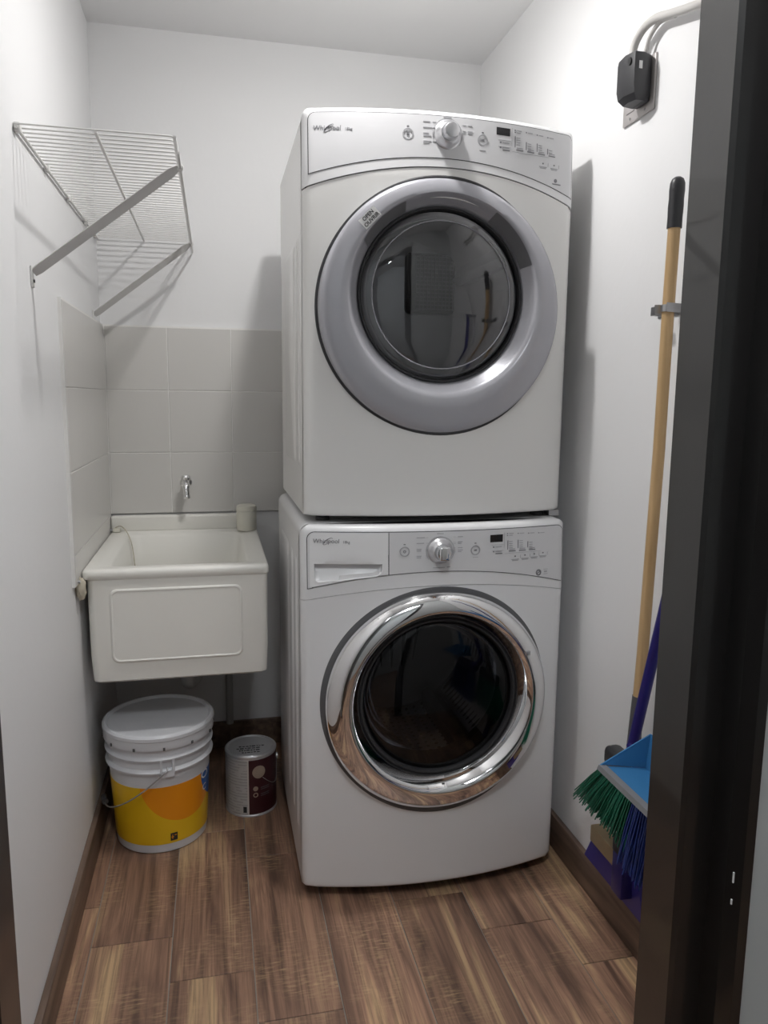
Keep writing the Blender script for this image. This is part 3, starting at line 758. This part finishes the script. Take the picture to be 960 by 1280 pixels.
obj('base_pan', box(B(), x0 + 0.004, x1 - 0.004, -0.915, -0.305, 0.026, 0.0345), 'seam', washer)
side_rib(washer, x0, -0.860, -0.800, 0.15, 0.90, 'enamel')
side_rib(washer, x0, -0.760, -0.690, 0.15, 0.90, 'enamel')
side_rib(washer, x0, -0.640, -0.400, 0.15, 0.90, 'enamel')

# ------------------------------------------------------------------ laundry sink
sink = thing('laundry_sink', (0.262, -0.33, 0.515), 'white plastic utility sink hung on the tiled corner above the bucket', 'sink')
def rr3(x0, x1, y0, y1, r, z): return [(x, y, z) for x, y in rrect(x0, x1, y0, y1, r, 5)]
bm = loft(B(), [rr3(0.036, 0.493, -0.640, -0.03, 0.022, 0.518), rr3(0.027, 0.501, -0.650, -0.012, 0.02, 0.525), rr3(0.0235, 0.5045, -0.655, -0.0118, 0.02, 0.60), rr3(0.0225, 0.5055, -0.657, -0.0117, 0.018, 0.812),
    rr3(0.0118, 0.509, -0.662, -0.0115, 0.018, 0.816), rr3(0.0118, 0.509, -0.663, -0.0115, 0.018, 0.832), rr3(0.015, 0.506, -0.659, -0.0115, 0.016, 0.839), rr3(0.020, 0.501, -0.652, -0.0115, 0.014, 0.8415),
    rr3(0.066, 0.458, -0.606, -0.088, 0.03, 0.838), rr3(0.076, 0.449, -0.594, -0.098, 0.04, 0.825), rr3(0.090, 0.436, -0.570, -0.110, 0.05, 0.70), rr3(0.100, 0.426, -0.555, -0.120, 0.05, 0.585), rr3(0.130, 0.396, -0.52, -0.16, 0.05, 0.562)], True, True, True)
basin = obj('basin', bm, 'sink', sink, 50)
bs = obj('backsplash', box(B(), 0.0118, 0.455, -0.046, -0.0115, 0.838, 0.893, 0.008, 3), 'sink', sink, 50)
o_ = rrect(0.078, 0.436, 0.576, 0.788, 0.022); i_ = rrect(0.088, 0.426, 0.586, 0.778, 0.016)
fy = lambda z: -0.655 - 0.002 * (z - 0.60) / 0.212
obj('front_relief', loft(B(), [[(x, fy(z) + 0.002, z) for x, z in o_], [(x, fy(z) - 0.003, z) for x, z in rrect(0.082, 0.432, 0.580, 0.784, 0.02)], [(x, fy(z) - 0.004, z) for x, z in rrect(0.085, 0.429, 0.583, 0.781, 0.018)], [(x, fy(z) - 0.0022, z) for x, z in i_]], True, False, True), 'sink', sink, 18)
obj('drain_outlet', lathe_z(B(), 0.262, -0.33, ((0.030, 0.47), (0.030, 0.505), (0.042, 0.508), (0.042, 0.522)), 28), 'pvc', sink, 40)
# putty / old fixing between sink and wall at the front corner
putty = thing('wall_fixing', (0.012, -0.67, 0.76), 'old beige putty fixing at the front corner of the sink by the shelf wall', 'fixing')
bm = B(); random.seed(3)
bmesh.ops.create_icosphere(bm, subdivisions=3, radius=1)
for v in bm.verts:
    k = 1 + 0.16 * math.sin(9 * v.co.x + 3) * math.sin(7 * v.co.z + 1) + 0.1 * math.sin(11 * v.co.y)
    v.co = Vector((0.012 + 0.0135 * v.co.x * k, -0.678 + 0.017 * v.co.y * k, 0.797 + 0.031 * v.co.z * k))
fb = obj('putty_lump', bm, 'beige', putty, 60)
obj('fixing_screw', tube(B(), [(0.004, -0.700, 0.822), (0.016, -0.6995, 0.820)], 0.004, 10), 'steel', putty, 40)
# tap
tap = thing('water_tap', (0.265, -0.0106, 0.99), 'small chrome water tap on the tiles above the sink', 'tap')
obj('tap_flange', loft(B(), [circ_y(0.2655, 1.005, r, y, 28) for r, y in ((0.020, -0.0106), (0.020, -0.014), (0.012, -0.018), (0.010, -0.040))], True, True, True), 'chrome', tap, 40)
tb_ = obj('tap_body', tube(B(), bez([(0.2660, -0.036, 1.004), (0.2665, -0.060, 1.006), (0.2675, -0.080, 1.000), (0.2690, -0.091, 0.983), (0.2700, -0.094, 0.962)], 6), [0.013] * 8 + [0.0125] * 8 + [0.0105] * 8 + [0.0100], 16), 'chrome', tap, 50)
obj('spout_ring', lathe_z(B(), 0.2700, -0.094, ((0.0110, 0.957), (0.0122, 0.959), (0.0122, 0.967), (0.0105, 0.970)), 20), 'chrome', tap, 40)
obj('tap_handle', lathe_z(B(), 0.2665, -0.068, ((0.008, 1.010), (0.008, 1.018), (0.017, 1.021), (0.0185, 1.028), (0.014, 1.035), (0.004, 1.037)), 20), 'chrome', tap, 40)
# container on the sink corner
pot = thing('lidded_container', (0.4715, -0.085, 0.8405), 'small cream plastic lidded container on the back corner of the sink', 'container')
obj('jar', lathe_z(B(), 0.4715, -0.085, ((0.0325, 0.8415), (0.0345, 0.846), (0.0345, 0.908), (0.0335, 0.910)), 40), 'cream', pot, 40)
obj('lid', lathe_z(B(), 0.4715, -0.085, ((0.0336, 0.909), (0.0355, 0.911), (0.0355, 0.922), (0.0330, 0.928), (0.024, 0.932), (0.004, 0.934)), 40), 'cream', pot, 40)
# plug on a cord lying over the rim
cord = thing('stopper_cord', (0.03, -0.075, 0.8415), 'thin cord with a small fitting draped over the inner rim of the sink', 'cord')
obj('fitting', box(B(), 0.020, 0.046, -0.078, -0.052, 0.8418, 0.856, 0.004, 2), 'cream', cord, 40)
obj('string', tube(B(), bez([(0.028, -0.065, 0.8565), (0.045, -0.075, 0.864), (0.062, -0.100, 0.858), (0.078, -0.125, 0.838), (0.090, -0.140, 0.800), (0.098, -0.150, 0.72), (0.104, -0.155, 0.64)], 5), 0.0018, 6), 'beige', cord, 50)
obj('fitting_screw', tube(B(), [(0.0115, -0.066, 0.848), (0.022, -0.066, 0.848)], 0.006, 10), 'steel', cord, 40)
# pipes under the sink
pipe = thing('drain_pipe', (0.262, -0.17, 0.10), 'grey plastic drain pipe below the sink behind the bucket', 'pipe')
obj('trap', tube(B(), bez([(0.262, -0.33, 0.469), (0.262, -0.33, 0.42), (0.268, -0.30, 0.375), (0.285, -0.24, 0.365), (0.300, -0.18, 0.385), (0.305, -0.12, 0.40), (0.305, -0.0155, 0.40)], 8), 0.022, 18), 'pvc', pipe, 50)
obj('pipe_flange', loft(B(), [circ_y(0.305, 0.40, r, y, 28) for r, y in ((0.040, -0.0005), (0.040, -0.006), (0.028, -0.014), (0.024, -0.016))], True, True, True), 'pvc', pipe, 40)
sup = thing('supply_pipe', (0.40, -0.03, 0.10), 'thin vertical pipe against the back wall under the sink', 'pipe')
obj('riser', tube(B(), [(0.40, -0.028, 0.101), (0.40, -0.028, 0.514)], 0.013, 16), 'pvc', sup, 50)
obj('pipe_clip', box(B(), 0.382, 0.418, -0.044, -0.0005, 0.30, 0.318, 0.003, 1), 'pvc', sup, 40)

# ------------------------------------------------------------------ wire shelf
ZS = 1.823
shelf = thing('wire_shelf', (0.0, -0.59, ZS), 'white wire shelf on two slanted brackets above the sink', 'shelf')
YA, YB = -1.085, -0.012
def rod(name, pts, r, par=shelf, mat='wire'): return obj(name, tube(B(), pts, r, 8), mat, par, 50)
rod('wall_rod', [(0.006, YA, ZS - 0.005), (0.006, YB, ZS - 0.005)], 0.0034)
rod('middle_rod', [(0.152, YA - 0.004, ZS - 0.005), (0.152, YB, ZS - 0.005)], 0.0034)
rod('front_rod', [(0.303, YA - 0.006, ZS - 0.004), (0.303, YB, ZS - 0.004)], 0.0034)
rod('lip_rod', [(0.309, YA - 0.006, ZS - 0.034), (0.309, YB, ZS - 0.034)], 0.0036)
NW = 42
w0 = None
for i in range(NW):
    y = YA + 0.002 + (YB - 0.004 - YA) * i / (NW - 1)
    if w0 is None:
        w0 = obj('wire', tube(B(), [(0.002, y, ZS), (0.150, y, ZS), (0.296, y, ZS), (0.3035, y, ZS - 0.003), (0.3065, y, ZS - 0.010), (0.309, y, ZS - 0.034)], 0.0017, 6), 'wire', shelf, 50)
        y_first = y
    else:
        c = w0.copy(); COL.objects.link(c); c.location = (0, y - y_first, 0)
for y in (-1.07, -0.80, -0.53, -0.26, -0.06):
    obj('wall_clip', box(B(), 0.0, 0.013, y - 0.008, y + 0.008, ZS - 0.013, ZS + 0.006, 0.003, 2), 'wire', shelf, 40)
def brk(y):
    a, b = Vector((0.008, y, 1.560)), Vector((0.305, y, ZS - 0.034))
    d = (b - a).normalized(); n = Vector((-d.z, 0, d.x))
    bm = B(); hw_, t = 0.0105, 0.0014; th = math.radians(42); nn = n * math.cos(th) + Vector((0, -1, 0)) * math.sin(th); tt = Vector((0, -1, 0)) * math.cos(th) - n * math.sin(th)
    loft(bm, [[tuple(p + nn * sx * hw_ * k + tt * sy * t) for sx, sy in ((-1, -1), (1, -1), (1, 1), (-1, 1))] for p, k in ((a - d * 0.004, 0.75), (a + d * 0.01, 1), (b - d * 0.02, 1), (b, 0.6))], True, True, True)
    bk = obj('bracket', bm, 'bracket', shelf)
    f = B(); box(f, 0.0005, 0.004, y - 0.010, y + 0.010, 1.528, 1.572, 0.0012, 2)
    obj('bracket_foot', f, 'wire', bk, 40)
    obj('foot_screw', tube(B(), [(0.0035, y, 1.541), (0.0065, y, 1.541)], 0.0035, 10), 'ink', bk, 40)
    obj('rod_hook', tube(B(), [(0.309 + 0.006 * math.cos(k * PI / 5), y, ZS - 0.034 + 0.006 * math.sin(k * PI / 5)) for k in range(-5, 5)], 0.002, 6), 'wire', bk, 40)
brk(-0.992); brk(-0.155)

# ------------------------------------------------------------------ pail
PX, PY = 0.187, -0.530
pail = thing('paint_pail', (PX, PY, 0), 'large white plastic pail with a yellow and orange printed wrap and white lid', 'bucket')
obj('pail_wall', lathe_z(B(), PX, PY, ((0.126, 0.0), (0.130, 0.004), (0.1322, 0.030), (0.1440, 0.232), (0.1450, 0.250), (0.1535, 0.253), (0.1545, 0.258), (0.1500, 0.262), (0.1465, 0.266), (0.1475, 0.288), (0.1540, 0.291), (0.1550, 0.296), (0.1500, 0.300), (0.1480, 0.306), (0.1500, 0.330)), 72), 'pailwhite', pail, 35)
lab = obj('printed_wrap', lathe_z(B(), PX, PY, ((0.1326, 0.028), (0.1331, 0.0285), (0.1432, 0.208), (0.1427, 0.2085)), 96, False, False), 'paillabel', pail, 35)
lid = obj('lid', lathe_z(B(), PX, PY, ((0.1515, 0.328), (0.1570, 0.325), (0.1580, 0.329), (0.1575, 0.350), (0.1600, 0.353), (0.1600, 0.362), (0.1555, 0.368), (0.1500, 0.369), (0.1465, 0.366), (0.1440, 0.361), (0.05, 0.3605), (0.003, 0.3605)), 80), 'pailwhite', pail, 35)
for k in range(12):
    a = 2 * PI * k / 12 + 0.15
    bm = box(B(), -0.003, 0.003, -0.0015, 0.0015, 0.3255, 0.334)
    bmesh.ops.transform(bm, matrix=Matrix.Translation((PX, PY, 0)) @ Matrix.Rotation(a, 4, 'Z') @ Matrix.Translation((0, -0.1588, 0)), verts=bm.verts[:])
    obj('tear_notch', bm, 'gasket', lid)
def pail_pt(a, r, z): return (PX + r * math.sin(a), PY - r * math.cos(a), z)
ea = 0.20
bm = B()
for da in (-0.11, 0.11): loft(bm, [[pail_pt(ea + da + s1 * 0.022, 0.147 + s2 * 0.0085, z) for s1, s2 in ((-1, 0), (1, 0), (1, 1), (-1, 1))] for z in (0.256, 0.293)], True, True, True)
loft(bm, [[pail_pt(ea + s1 * 0.12, 0.146 + s2 * 0.010, z) for s1, s2 in ((-1, 0), (1, 0), (1, 1), (-1, 1))] for z in (0.243, 0.262)], True, True, True)
obj('handle_lug', bm, 'pailwhite', pail)
bail = [pail_pt(ea + 0.0, 0.150, 0.270), pail_pt(ea - 0.02, 0.160, 0.262)] + [pail_pt(ea - 0.1 - 1.38 * t, 0.162 + 0.010 * math.sin(PI * t), 0.255 - 0.120 * math.sin(PI / 2 * t)) for t in [k / 10 for k in range(11)]]
h_ = obj('bail_handle', tube(B(), bez(bail, 3), 0.0022, 8), 'steel', pail, 50)
obj('hand_grip', tube(B(), [pail_pt(ea - 1.42, 0.163, 0.137), pail_pt(ea - 1.56, 0.163, 0.134), pail_pt(ea - 1.64, 0.163, 0.136)], 0.009, 12), 'blackpl', h_, 40)
def curved_patch(a0, a1, z0, z1, r0, rs, n=6, cx=PX, cy=PY):
    return loft(B(), [[(cx + (r0 + rs * z) * math.sin(a0 + (a1 - a0) * k / n), cy - (r0 + rs * z) * math.cos(a0 + (a1 - a0) * k / n), z) for k in range(n + 1)] for z in (z0, z1)], False)
RS = (0.1443 - 0.1331) / 0.1975; R0 = 0.1331 - RS * 0.0285 + 0.0006
mk = obj('logo_square', curved_patch(0.235, 0.385, 0.036, 0.060, R0, RS), 'ink', lab)
bm = curved_patch(0.255, 0.305, 0.046, 0.049, R0 + 0.0005, RS); join(bm, curved_patch(0.32, 0.365, 0.051, 0.054, R0 + 0.0005, RS)); join(bm, curved_patch(0.27, 0.285, 0.041, 0.055, R0 + 0.0005, RS))
obj('logo_mark', bm, 'orange', mk)
def curved_ring(ac, zc, ra, rz, wd, n=24, a0=0.0, a1=2 * PI):
    L = []
    for k in range(n + 1):
        a = a0 + (a1 - a0) * k / n; L.append((a, math.cos(a), math.sin(a)))
    rings = []
    for f in (1.0, wd):
        rings.append([(PX + (R0 + 0.0004 + RS * (zc + rz * s_ * f)) * math.sin(ac + ra * c * f), PY - (R0 + 0.0004 + RS * (zc + rz * s_ * f)) * math.cos(ac + ra * c * f), zc + rz * s_ * f) for _, c, s_ in L])
    return loft(B(), rings, False)
obj('wrap_letter', curved_ring(1.12, 0.200, 0.13, 0.013, 0.7), 'label', lab)
obj('wrap_letter', curved_ring(1.14, 0.158, 0.09, 0.010, 0.7, 24, 0.9, 5.4), 'label', lab)

# ------------------------------------------------------------------ paint can
CX, CY = 0.458, -0.440
can = thing('paint_can', (CX, CY, 0), 'round metal paint can with a maroon and white label beside the washer', 'can')
obj('can_wall', lathe_z(B(), CX, CY, ((0.079, 0.0), (0.0815, 0.001), (0.0815, 0.005), (0.0795, 0.007), (0.0795, 0.192), (0.0815, 0.194), (0.0815, 0.199), (0.0790, 0.2015)), 64, True, False), 'lidmetal', can, 35)
cl = obj('paper_label', lathe_z(B(), CX, CY, ((0.0796, 0.009), (0.0803, 0.0095), (0.0803, 0.188), (0.0796, 0.1885)), 80, False, False), 'canlabel', can, 35)
cld = obj('lid', lathe_z(B(), CX, CY, ((0.0792, 0.2005), (0.0780, 0.2022), (0.0740, 0.2020), (0.0725, 0.1985), (0.0700, 0.1980), (0.0685, 0.2005), (0.0660, 0.2010), (0.002, 0.2005)), 64, False, True), 'lidmetal', can, 35)
bm = B(); random.seed(11)
for zrow, (yy, hh) in enumerate(((-0.004, 0.007), (-0.018, 0.007), (-0.032, 0.009), (-0.047, 0.007))):
    x = CX - 0.045 + 0.008 * abs(zrow - 1)
    while x < CX + 0.036 - 0.006 * zrow:
        l = random.uniform(0.004, 0.012)
        box(bm, x, x + l, CY + yy - hh / 2 * random.uniform(0.5, 1), CY + yy + hh / 2 * random.uniform(0.4, 1), 0.2008, 0.2013); x += l + random.uniform(0.002, 0.004)
obj('lid_print', bm, 'ink', cld)
def can_disc(a, z, r, mat, name, rr=0.0807, inner=0.0):
    rings = []
    for f in ((1.0, (1 + inner) / 2, inner) if inner else (1.0, 0.8, 0.6, 0.4, 0.2, 0.05)):
        rings.append([(CX + rr * math.sin(a + r * f / rr * math.cos(2 * PI * k / 28)), CY - rr * math.cos(a + r * f / rr * math.cos(2 * PI * k / 28)), z + r * f * math.sin(2 * PI * k / 28)) for k in range(28)])
    return obj(name, loft(B(), rings, True, False, not inner), mat, cl)
MT['gold'] = simple('gold_print', (0.42, 0.34, 0.27), 0.35, metal=0.3, var=0.2, nscale=14)
can_disc(0.27, 0.148, 0.021, 'gold', 'emblem')
can_disc(0.13, 0.094, 0.008, 'gold', 'print_dot')
can_disc(0.13, 0.073, 0.008, 'gold', 'print_ring', inner=0.6)
for z in (0.094, 0.088, 0.073, 0.067):
    obj('caption_line', curved_patch(0.33, 0.72, z, z + 0.0025, 0.0808, 0, 6, CX, CY), 'gasket', cl)
obj('bar_code', curved_patch(-0.36, -0.22, 0.016, 0.036, 0.0808, 0, 4, CX, CY), 'ink', cl)
cb = [(CX + 0.0815 * math.sin(a), CY - 0.0815 * math.cos(a) - 0.004 * math.sin((a - 0.3) * 2), z) for a, z in ((0.42, 0.128), (0.7, 0.108), (1.0, 0.095), (1.3, 0.100), (1.57, 0.15), (1.6, 0.160))]
obj('bail_wire', tube(B(), bez(cb, 4), 0.0013, 6), 'steel', can, 50)
obj('bail_ear', tube(B(), [(CX + 0.079, CY, 0.160), (CX + 0.085, CY, 0.160)], 0.010, 16), 'lidmetal', can, 40)

# ------------------------------------------------------------------ outlet and plug
plate = thing('wall_outlet', (W, -1.097, 1.995), 'double wall outlet plate high on the broom wall', 'outlet')
obj('cover_plate', box(B(), W - 0.006, W, -1.161, -1.033, 1.937, 2.054, 0.0028, 2), 'plate', plate, 40)
for y in (-1.128, -1.066):
    ins = obj('socket_insert', box(B(), W - 0.0078, W - 0.005, y - 0.017, y + 0.017, 1.960, 2.031, 0.001, 1), 'outlet', plate)
    for z in (1.978, 2.013):
        for dy in (-0.006, 0.006): obj('slot', box(B(), W - 0.0084, W - 0.0076, y + dy - 0.001, y + dy + 0.001, z - 0.005, z + 0.005), 'ink', ins)
for y, z in ((-1.066, 1.947), (-1.128, 1.947), (-1.066, 2.044), (-1.128, 2.044)):
    obj('plate_screw', tube(B(), [(W - 0.007, y, z), (W - 0.0055, y, z)], 0.003, 10), 'steel', plate, 40)
plug = thing('power_plug', (1.29, -1.125, 1.95), 'black moulded dryer plug with a pale grey cable in the wall outlet', 'plug')
bm = B()
ol = [(1.2625, -1.128), (1.2655, -1.098), (1.300, -1.090), (1.318, -1.092), (1.318, -1.150), (1.296, -1.160), (1.272, -1.160)]
def ol_at(s_, z, dx=0.0): 
    return [(1.293 + (x - 1.293) * s_ + dx, -1.126 + (y + 1.126) * s_, z) for x, y in ol]
loft(bm, [ol_at(0.72, 1.956, 0.006), ol_at(0.95, 1.968, 0.002), ol_at(1, 1.985), ol_at(1, 2.040), ol_at(0.95, 2.050), ol_at(0.85, 2.053)], True, True, True)
pb = obj('plug_body', bm, 'blackpl', plug, 25)
obj('strap_hole', loft(B(), [[(1.2672 + 0.001 * s_ - 0.0010, -1.146 + 0.006 * math.cos(2 * PI * k / 20), 2.034 + 0.008 * math.sin(2 * PI * k / 20)) for k in range(20)] for s_ in (0, 3)], True, True, True), 'ink', pb)
obj('rating_sticker', box(B(), 1.282, 1.290, -1.1612, -1.1600, 2.016, 2.032, 0.0005, 1), 'label', pb)
obj('plug_skirt', box(B(), 1.300, 1.3195, -1.150, -1.100, 1.955, 1.985, 0.006, 3), 'blackpl', pb, 40)
main = bez([(1.293, -1.116, 2.045), (1.293, -1.112, 2.068), (1.295, -1.122, 2.090), (1.297, -1.150, 2.104), (1.300, -1.190, 2.105), (1.302, -1.240, 2.091), (1.304, -1.335, 2.066), (1.306, -1.45, 2.05), (1.306, -1.62, 2.04)], 6)
obj('cable', tube(B(), main, 0.0088, 12), 'cable', plug, 50)
thin = bez([(1.307, -1.134, 2.045), (1.308, -1.140, 2.062), (1.308, -1.154, 2.084), (1.308, -1.182, 2.0965), (1.307, -1.21, 2.094), (1.306, -1.25, 2.083)], 6)
obj('cable_strand', tube(B(), thin, 0.0048, 10), 'cable', plug, 50)

# ------------------------------------------------------------------ brooms, dustpan, squeegee
clip = thing('tool_clip', (W, -1.30, 1.49), 'small steel spring clip on the wall gripping the wooden broom handle', 'clip')
bx, by = 1.285, -1.324
obj('clip_base', box(B(), W - 0.0025, W, -1.345, -1.225, 1.483, 1.503, 0.0008, 1), 'steel', clip)
def band(y0, y1): return bez([(W - 0.0025, y0, 1.493), (W - 0.018, y0 + 0.003, 1.493), (bx - 0.002, y1, 1.493), (bx - 0.018, y1 - 0.004 * (1 if y1 < by else -1), 1.493)], 5)
for y0, y1, nm in ((-1.302, -1.3065, 'prong'), (-1.340, -1.3425, 'prong')):
    pts = band(y0, y1); bm = B()
    loft(bm, [[(p.x, p.y - 0.0008, 1.484), (p.x, p.y + 0.0008, 1.484), (p.x, p.y + 0.0008, 1.502), (p.x, p.y - 0.0008, 1.502)] for p in pts], True, True, True)
    obj(nm, bm, 'steel', clip, 40)
obj('prong_band', loft(B(), [[(bx - r * math.cos(a), by + r * math.sin(a), z) for r, z in ((0.0142, 1.486), (0.0155, 1.486), (0.0155, 1.500), (0.0142, 1.500))] for a in [math.radians(-78 + 100 * k / 12) for k in range(13)]], True, True, True), 'steel', clip, 40)
obj('prong_tip', box(B(), 1.290, W - 0.0015, -1.262, -1.2605, 1.484, 1.502), 'steel', clip)
obj('prong_ear', box(B(), 1.284, 1.2905, -1.278, -1.2605, 1.484, 1.502, 0.0005, 1), 'steel', clip)

broom = thing('broom', (bx, by, 0.30), 'wooden handled broom with green bristles and a black grip, hung from the wall clip', 'broom')
obj('handle', tube(B(), [(bx - 0.014, -1.318, 0.47), (bx - 0.006, -1.319, 0.75), (bx, by + 0.001, 1.20), (bx, by, 1.49), (bx, -1.327, 1.66)], 0.0125, 16), 'handle', broom, 50)
obj('hand_grip', tube(B(), [(bx, -1.3268, 1.650), (bx, -1.3272, 1.672), (bx, -1.3276, 1.690), (bx, -1.328, 1.706), (bx, -1.3285, 1.722), (bx, -1.329, 1.736), (bx, -1.3291, 1.744), (bx, -1.3292, 1.748)], [0.0148, 0.0145, 0.0152, 0.0146, 0.0152, 0.0146, 0.0115, 0.006], 18), 'blackpl', broom, 50)
obj('socket', tube(B(), [(bx - 0.014, -1.318, 0.50), (bx - 0.012, -1.3182, 0.58), (bx - 0.009, -1.319, 0.655)], [0.0165, 0.0145, 0.0138], 16), 'gasket', broom, 50)
obj('head', box(B(), 1.248, 1.292, -1.425, -1.226, 0.452, 0.502, 0.014, 3), 'blackpl', broom, 50)
def bristles(y0t, y1t, y0b, y1b, xt, xb, zt, zb, nu, nv, wid, jit, th=0.006):
    bm = B()
    for i in range(nu):
        for j in range(nv):
            u = (i + 0.5) / nu; v = (j + 0.5) / nv - 0.5
            t = Vector((xt + v * th * 5 + random.uniform(-1, 1) * jit * .3, y0t + (y1t - y0t) * u, zt))
            b_ = Vector((xb + v * th * 7 + random.uniform(-1, 1) * jit, y0b + (y1b - y0b) * u + random.uniform(-1, 1) * jit, zb + random.uniform(-1, 1) * jit))
            m_ = (t + b_) / 2 + Vector((random.uniform(-1, 1) * jit * .4, random.uniform(-1, 1) * jit * .4, 0.004))
            tube(bm, [t, m_, b_], [wid * 0.8, wid, wid * 0.7], 4)
    return bm
tag(obj('bristles', bristles(-1.236, -1.42, -1.095, -1.452, 1.268, 1.258, 0.462, 0.312, 34, 8, 0.0021, 0.007), 'green', broom), kind='stuff')

bb = thing('broom', (1.245, -1.47, 0.25), 'blue broom with blue bristles and a dark blue tube handle, behind the dustpan', 'broom')
obj('handle', tube(B(), [(1.245, -1.357, 0.56), (1.275, -1.56, 1.52)], 0.0118, 16), 'bluetube', bb, 50)
obj('socket', tube(B(), [(1.230, -1.435, 0.505), (1.240, -1.385, 0.535), (1.245, -1.357, 0.562)], 0.014, 14), 'bluetube', bb, 50)
obj('head', box(B(), 1.205, 1.250, -1.66, -1.415, 0.475, 0.52, 0.014, 3), 'bluetube', bb, 50)
tag(obj('bristles', bristles(-1.43, -1.65, -1.405, -1.70, 1.222, 1.205, 0.482, 0.325, 30, 7, 0.0021, 0.007), 'bluebristle', bb), kind='stuff')
c2 = thing('tool_clip', (W, -1.56, 1.52), 'small steel spring clip on the wall gripping the dark blue tube handle', 'clip')
obj('clip_base', box(B(), W - 0.0025, W, -1.59, -1.53, 1.511, 1.529, 0.0008, 1), 'steel', c2)
for y in (-1.576, -1.5445): obj('prong', box(B(), 1.268, W - 0.002, y - 0.0008, y + 0.0008, 1.511, 1.529), 'steel', c2)

pan = thing('dustpan', (1.20, -1.50, 0.53), 'sky blue dustpan with a grey lip resting against the brooms', 'dustpan')
LX, BXP, PZ = 1.120, 1.218, 0.565
y_far, y_near = -1.440, -1.66
bm = B()
def quad_slab(bm, P, n, t):
    P = [Vector(p) for p in P]; n = Vector(n).normalized() * t
    loft(bm, [[tuple(p) for p in P], [tuple(p + n) for p in P]], True, True, True)
quad_slab(bm, [(LX + 0.012, y_far, PZ), (LX + 0.012, y_near, PZ), (BXP, y_near + 0.01, PZ - 0.008), (BXP, y_far - 0.010, PZ - 0.008)], (0, 0, -1), 0.003)
obj('pan_floor', bm, 'panblue', pan)
bm = B(); quad_slab(bm, [(LX, y_far, PZ + 0.001), (LX + 0.014, y_far, PZ + 0.002), (BXP + 0.002, y_far - 0.010, PZ - 0.008), (BXP + 0.012, y_far - 0.006, PZ + 0.062), ], (0, 1, 0), 0.003)
obj('pan_side', bm, 'panblue', pan)
bm = B(); quad_slab(bm, [(LX, y_near, PZ + 0.001), (LX + 0.014, y_near, PZ + 0.002), (BXP + 0.002, y_near + 0.010, PZ - 0.008), (BXP + 0.012, y_near + 0.006, PZ + 0.062)], (0, -1, 0), 0.003)
obj('pan_side', bm, 'panblue', pan)
bm = B(); quad_slab(bm, [(BXP, y_far - 0.010, PZ - 0.010), (BXP, y_near + 0.010, PZ - 0.010), (BXP + 0.011, y_near + 0.006, PZ + 0.062), (BXP + 0.011, y_far - 0.006, PZ + 0.062)], (1, 0, 0), 0.002)
obj('pan_back', bm, 'panblue', pan)
bm = B(); loft(bm, [[(LX - 0.004, y, PZ - 0.006), (LX + 0.016, y, PZ - 0.010), (LX + 0.016, y, PZ + 0.0012), (LX, y, PZ + 0.003)] for y in (y_far + 0.002, y_near - 0.002)], True, True, True)
obj('lip', bm, 'panlip', pan)
obj('pan_handle', tube(B(), [(BXP + 0.004, -1.55, 0.61), (BXP - 0.002, -1.555, 0.72), (BXP - 0.004, -1.56, 0.82)], 0.011, 14), 'panblue', pan, 50)

sq = thing('floor_squeegee', (1.315, -1.19, BH), 'indigo blue squeegee with a tan wooden block on the skirting ledge', 'squeegee')
bm = B()
loft(bm, [[(1.3105, y, BH + 0.001), (1.3240, y, BH + 0.001), (1.3245, y2, BH + 0.088), (1.3050, y2, BH + 0.086)] for y, y2 in ((-1.055, -1.105), (-1.20, -1.205), (-1.335, -1.325))], True, True, True)
obj('blade_holder', bm, 'indigo', sq)
obj('wooden_block', box(B(), 1.286, 1.3235, -1.245, -1.122, BH + 0.0865, BH + 0.130, 0.003, 2), 'tanwood', sq, 40)
obj('socket_bracket', box(B(), 1.278, 1.3235, -1.292, -1.2455, BH + 0.035, BH + 0.140, 0.004, 2), 'bluetube', sq, 40)
obj('socket_clamp', box(B(), 1.274, 1.3225, -1.300, -1.248, BH + 0.141, BH + 0.185, 0.005, 2), 'blackpl', sq, 40)

# ------------------------------------------------------------------ ceiling lamp of the room (above the frame)
lamp = thing('ceiling_lamp', (LAMP.x, LAMP.y, H), 'bulb holder mounted close under the ceiling', 'lamp')
obj('ceiling_rose', lathe_z(B(), LAMP.x, LAMP.y, ((0.045, H - 0.0005), (0.045, H - 0.010), (0.020, H - 0.022), (0.004, H - 0.024)), 32), 'cream', lamp, 40)
obj('lamp_cord', tube(B(), [(LAMP.x, LAMP.y, H - 0.02), (LAMP.x, LAMP.y, LAMP.z + 0.035)], 0.003, 8), 'cream', lamp, 40)
obj('bulb_socket', lathe_z(B(), LAMP.x, LAMP.y, ((0.006, LAMP.z + 0.046), (0.016, LAMP.z + 0.044), (0.018, LAMP.z + 0.024), (0.014, LAMP.z + 0.016)), 24), 'cream', lamp, 40)
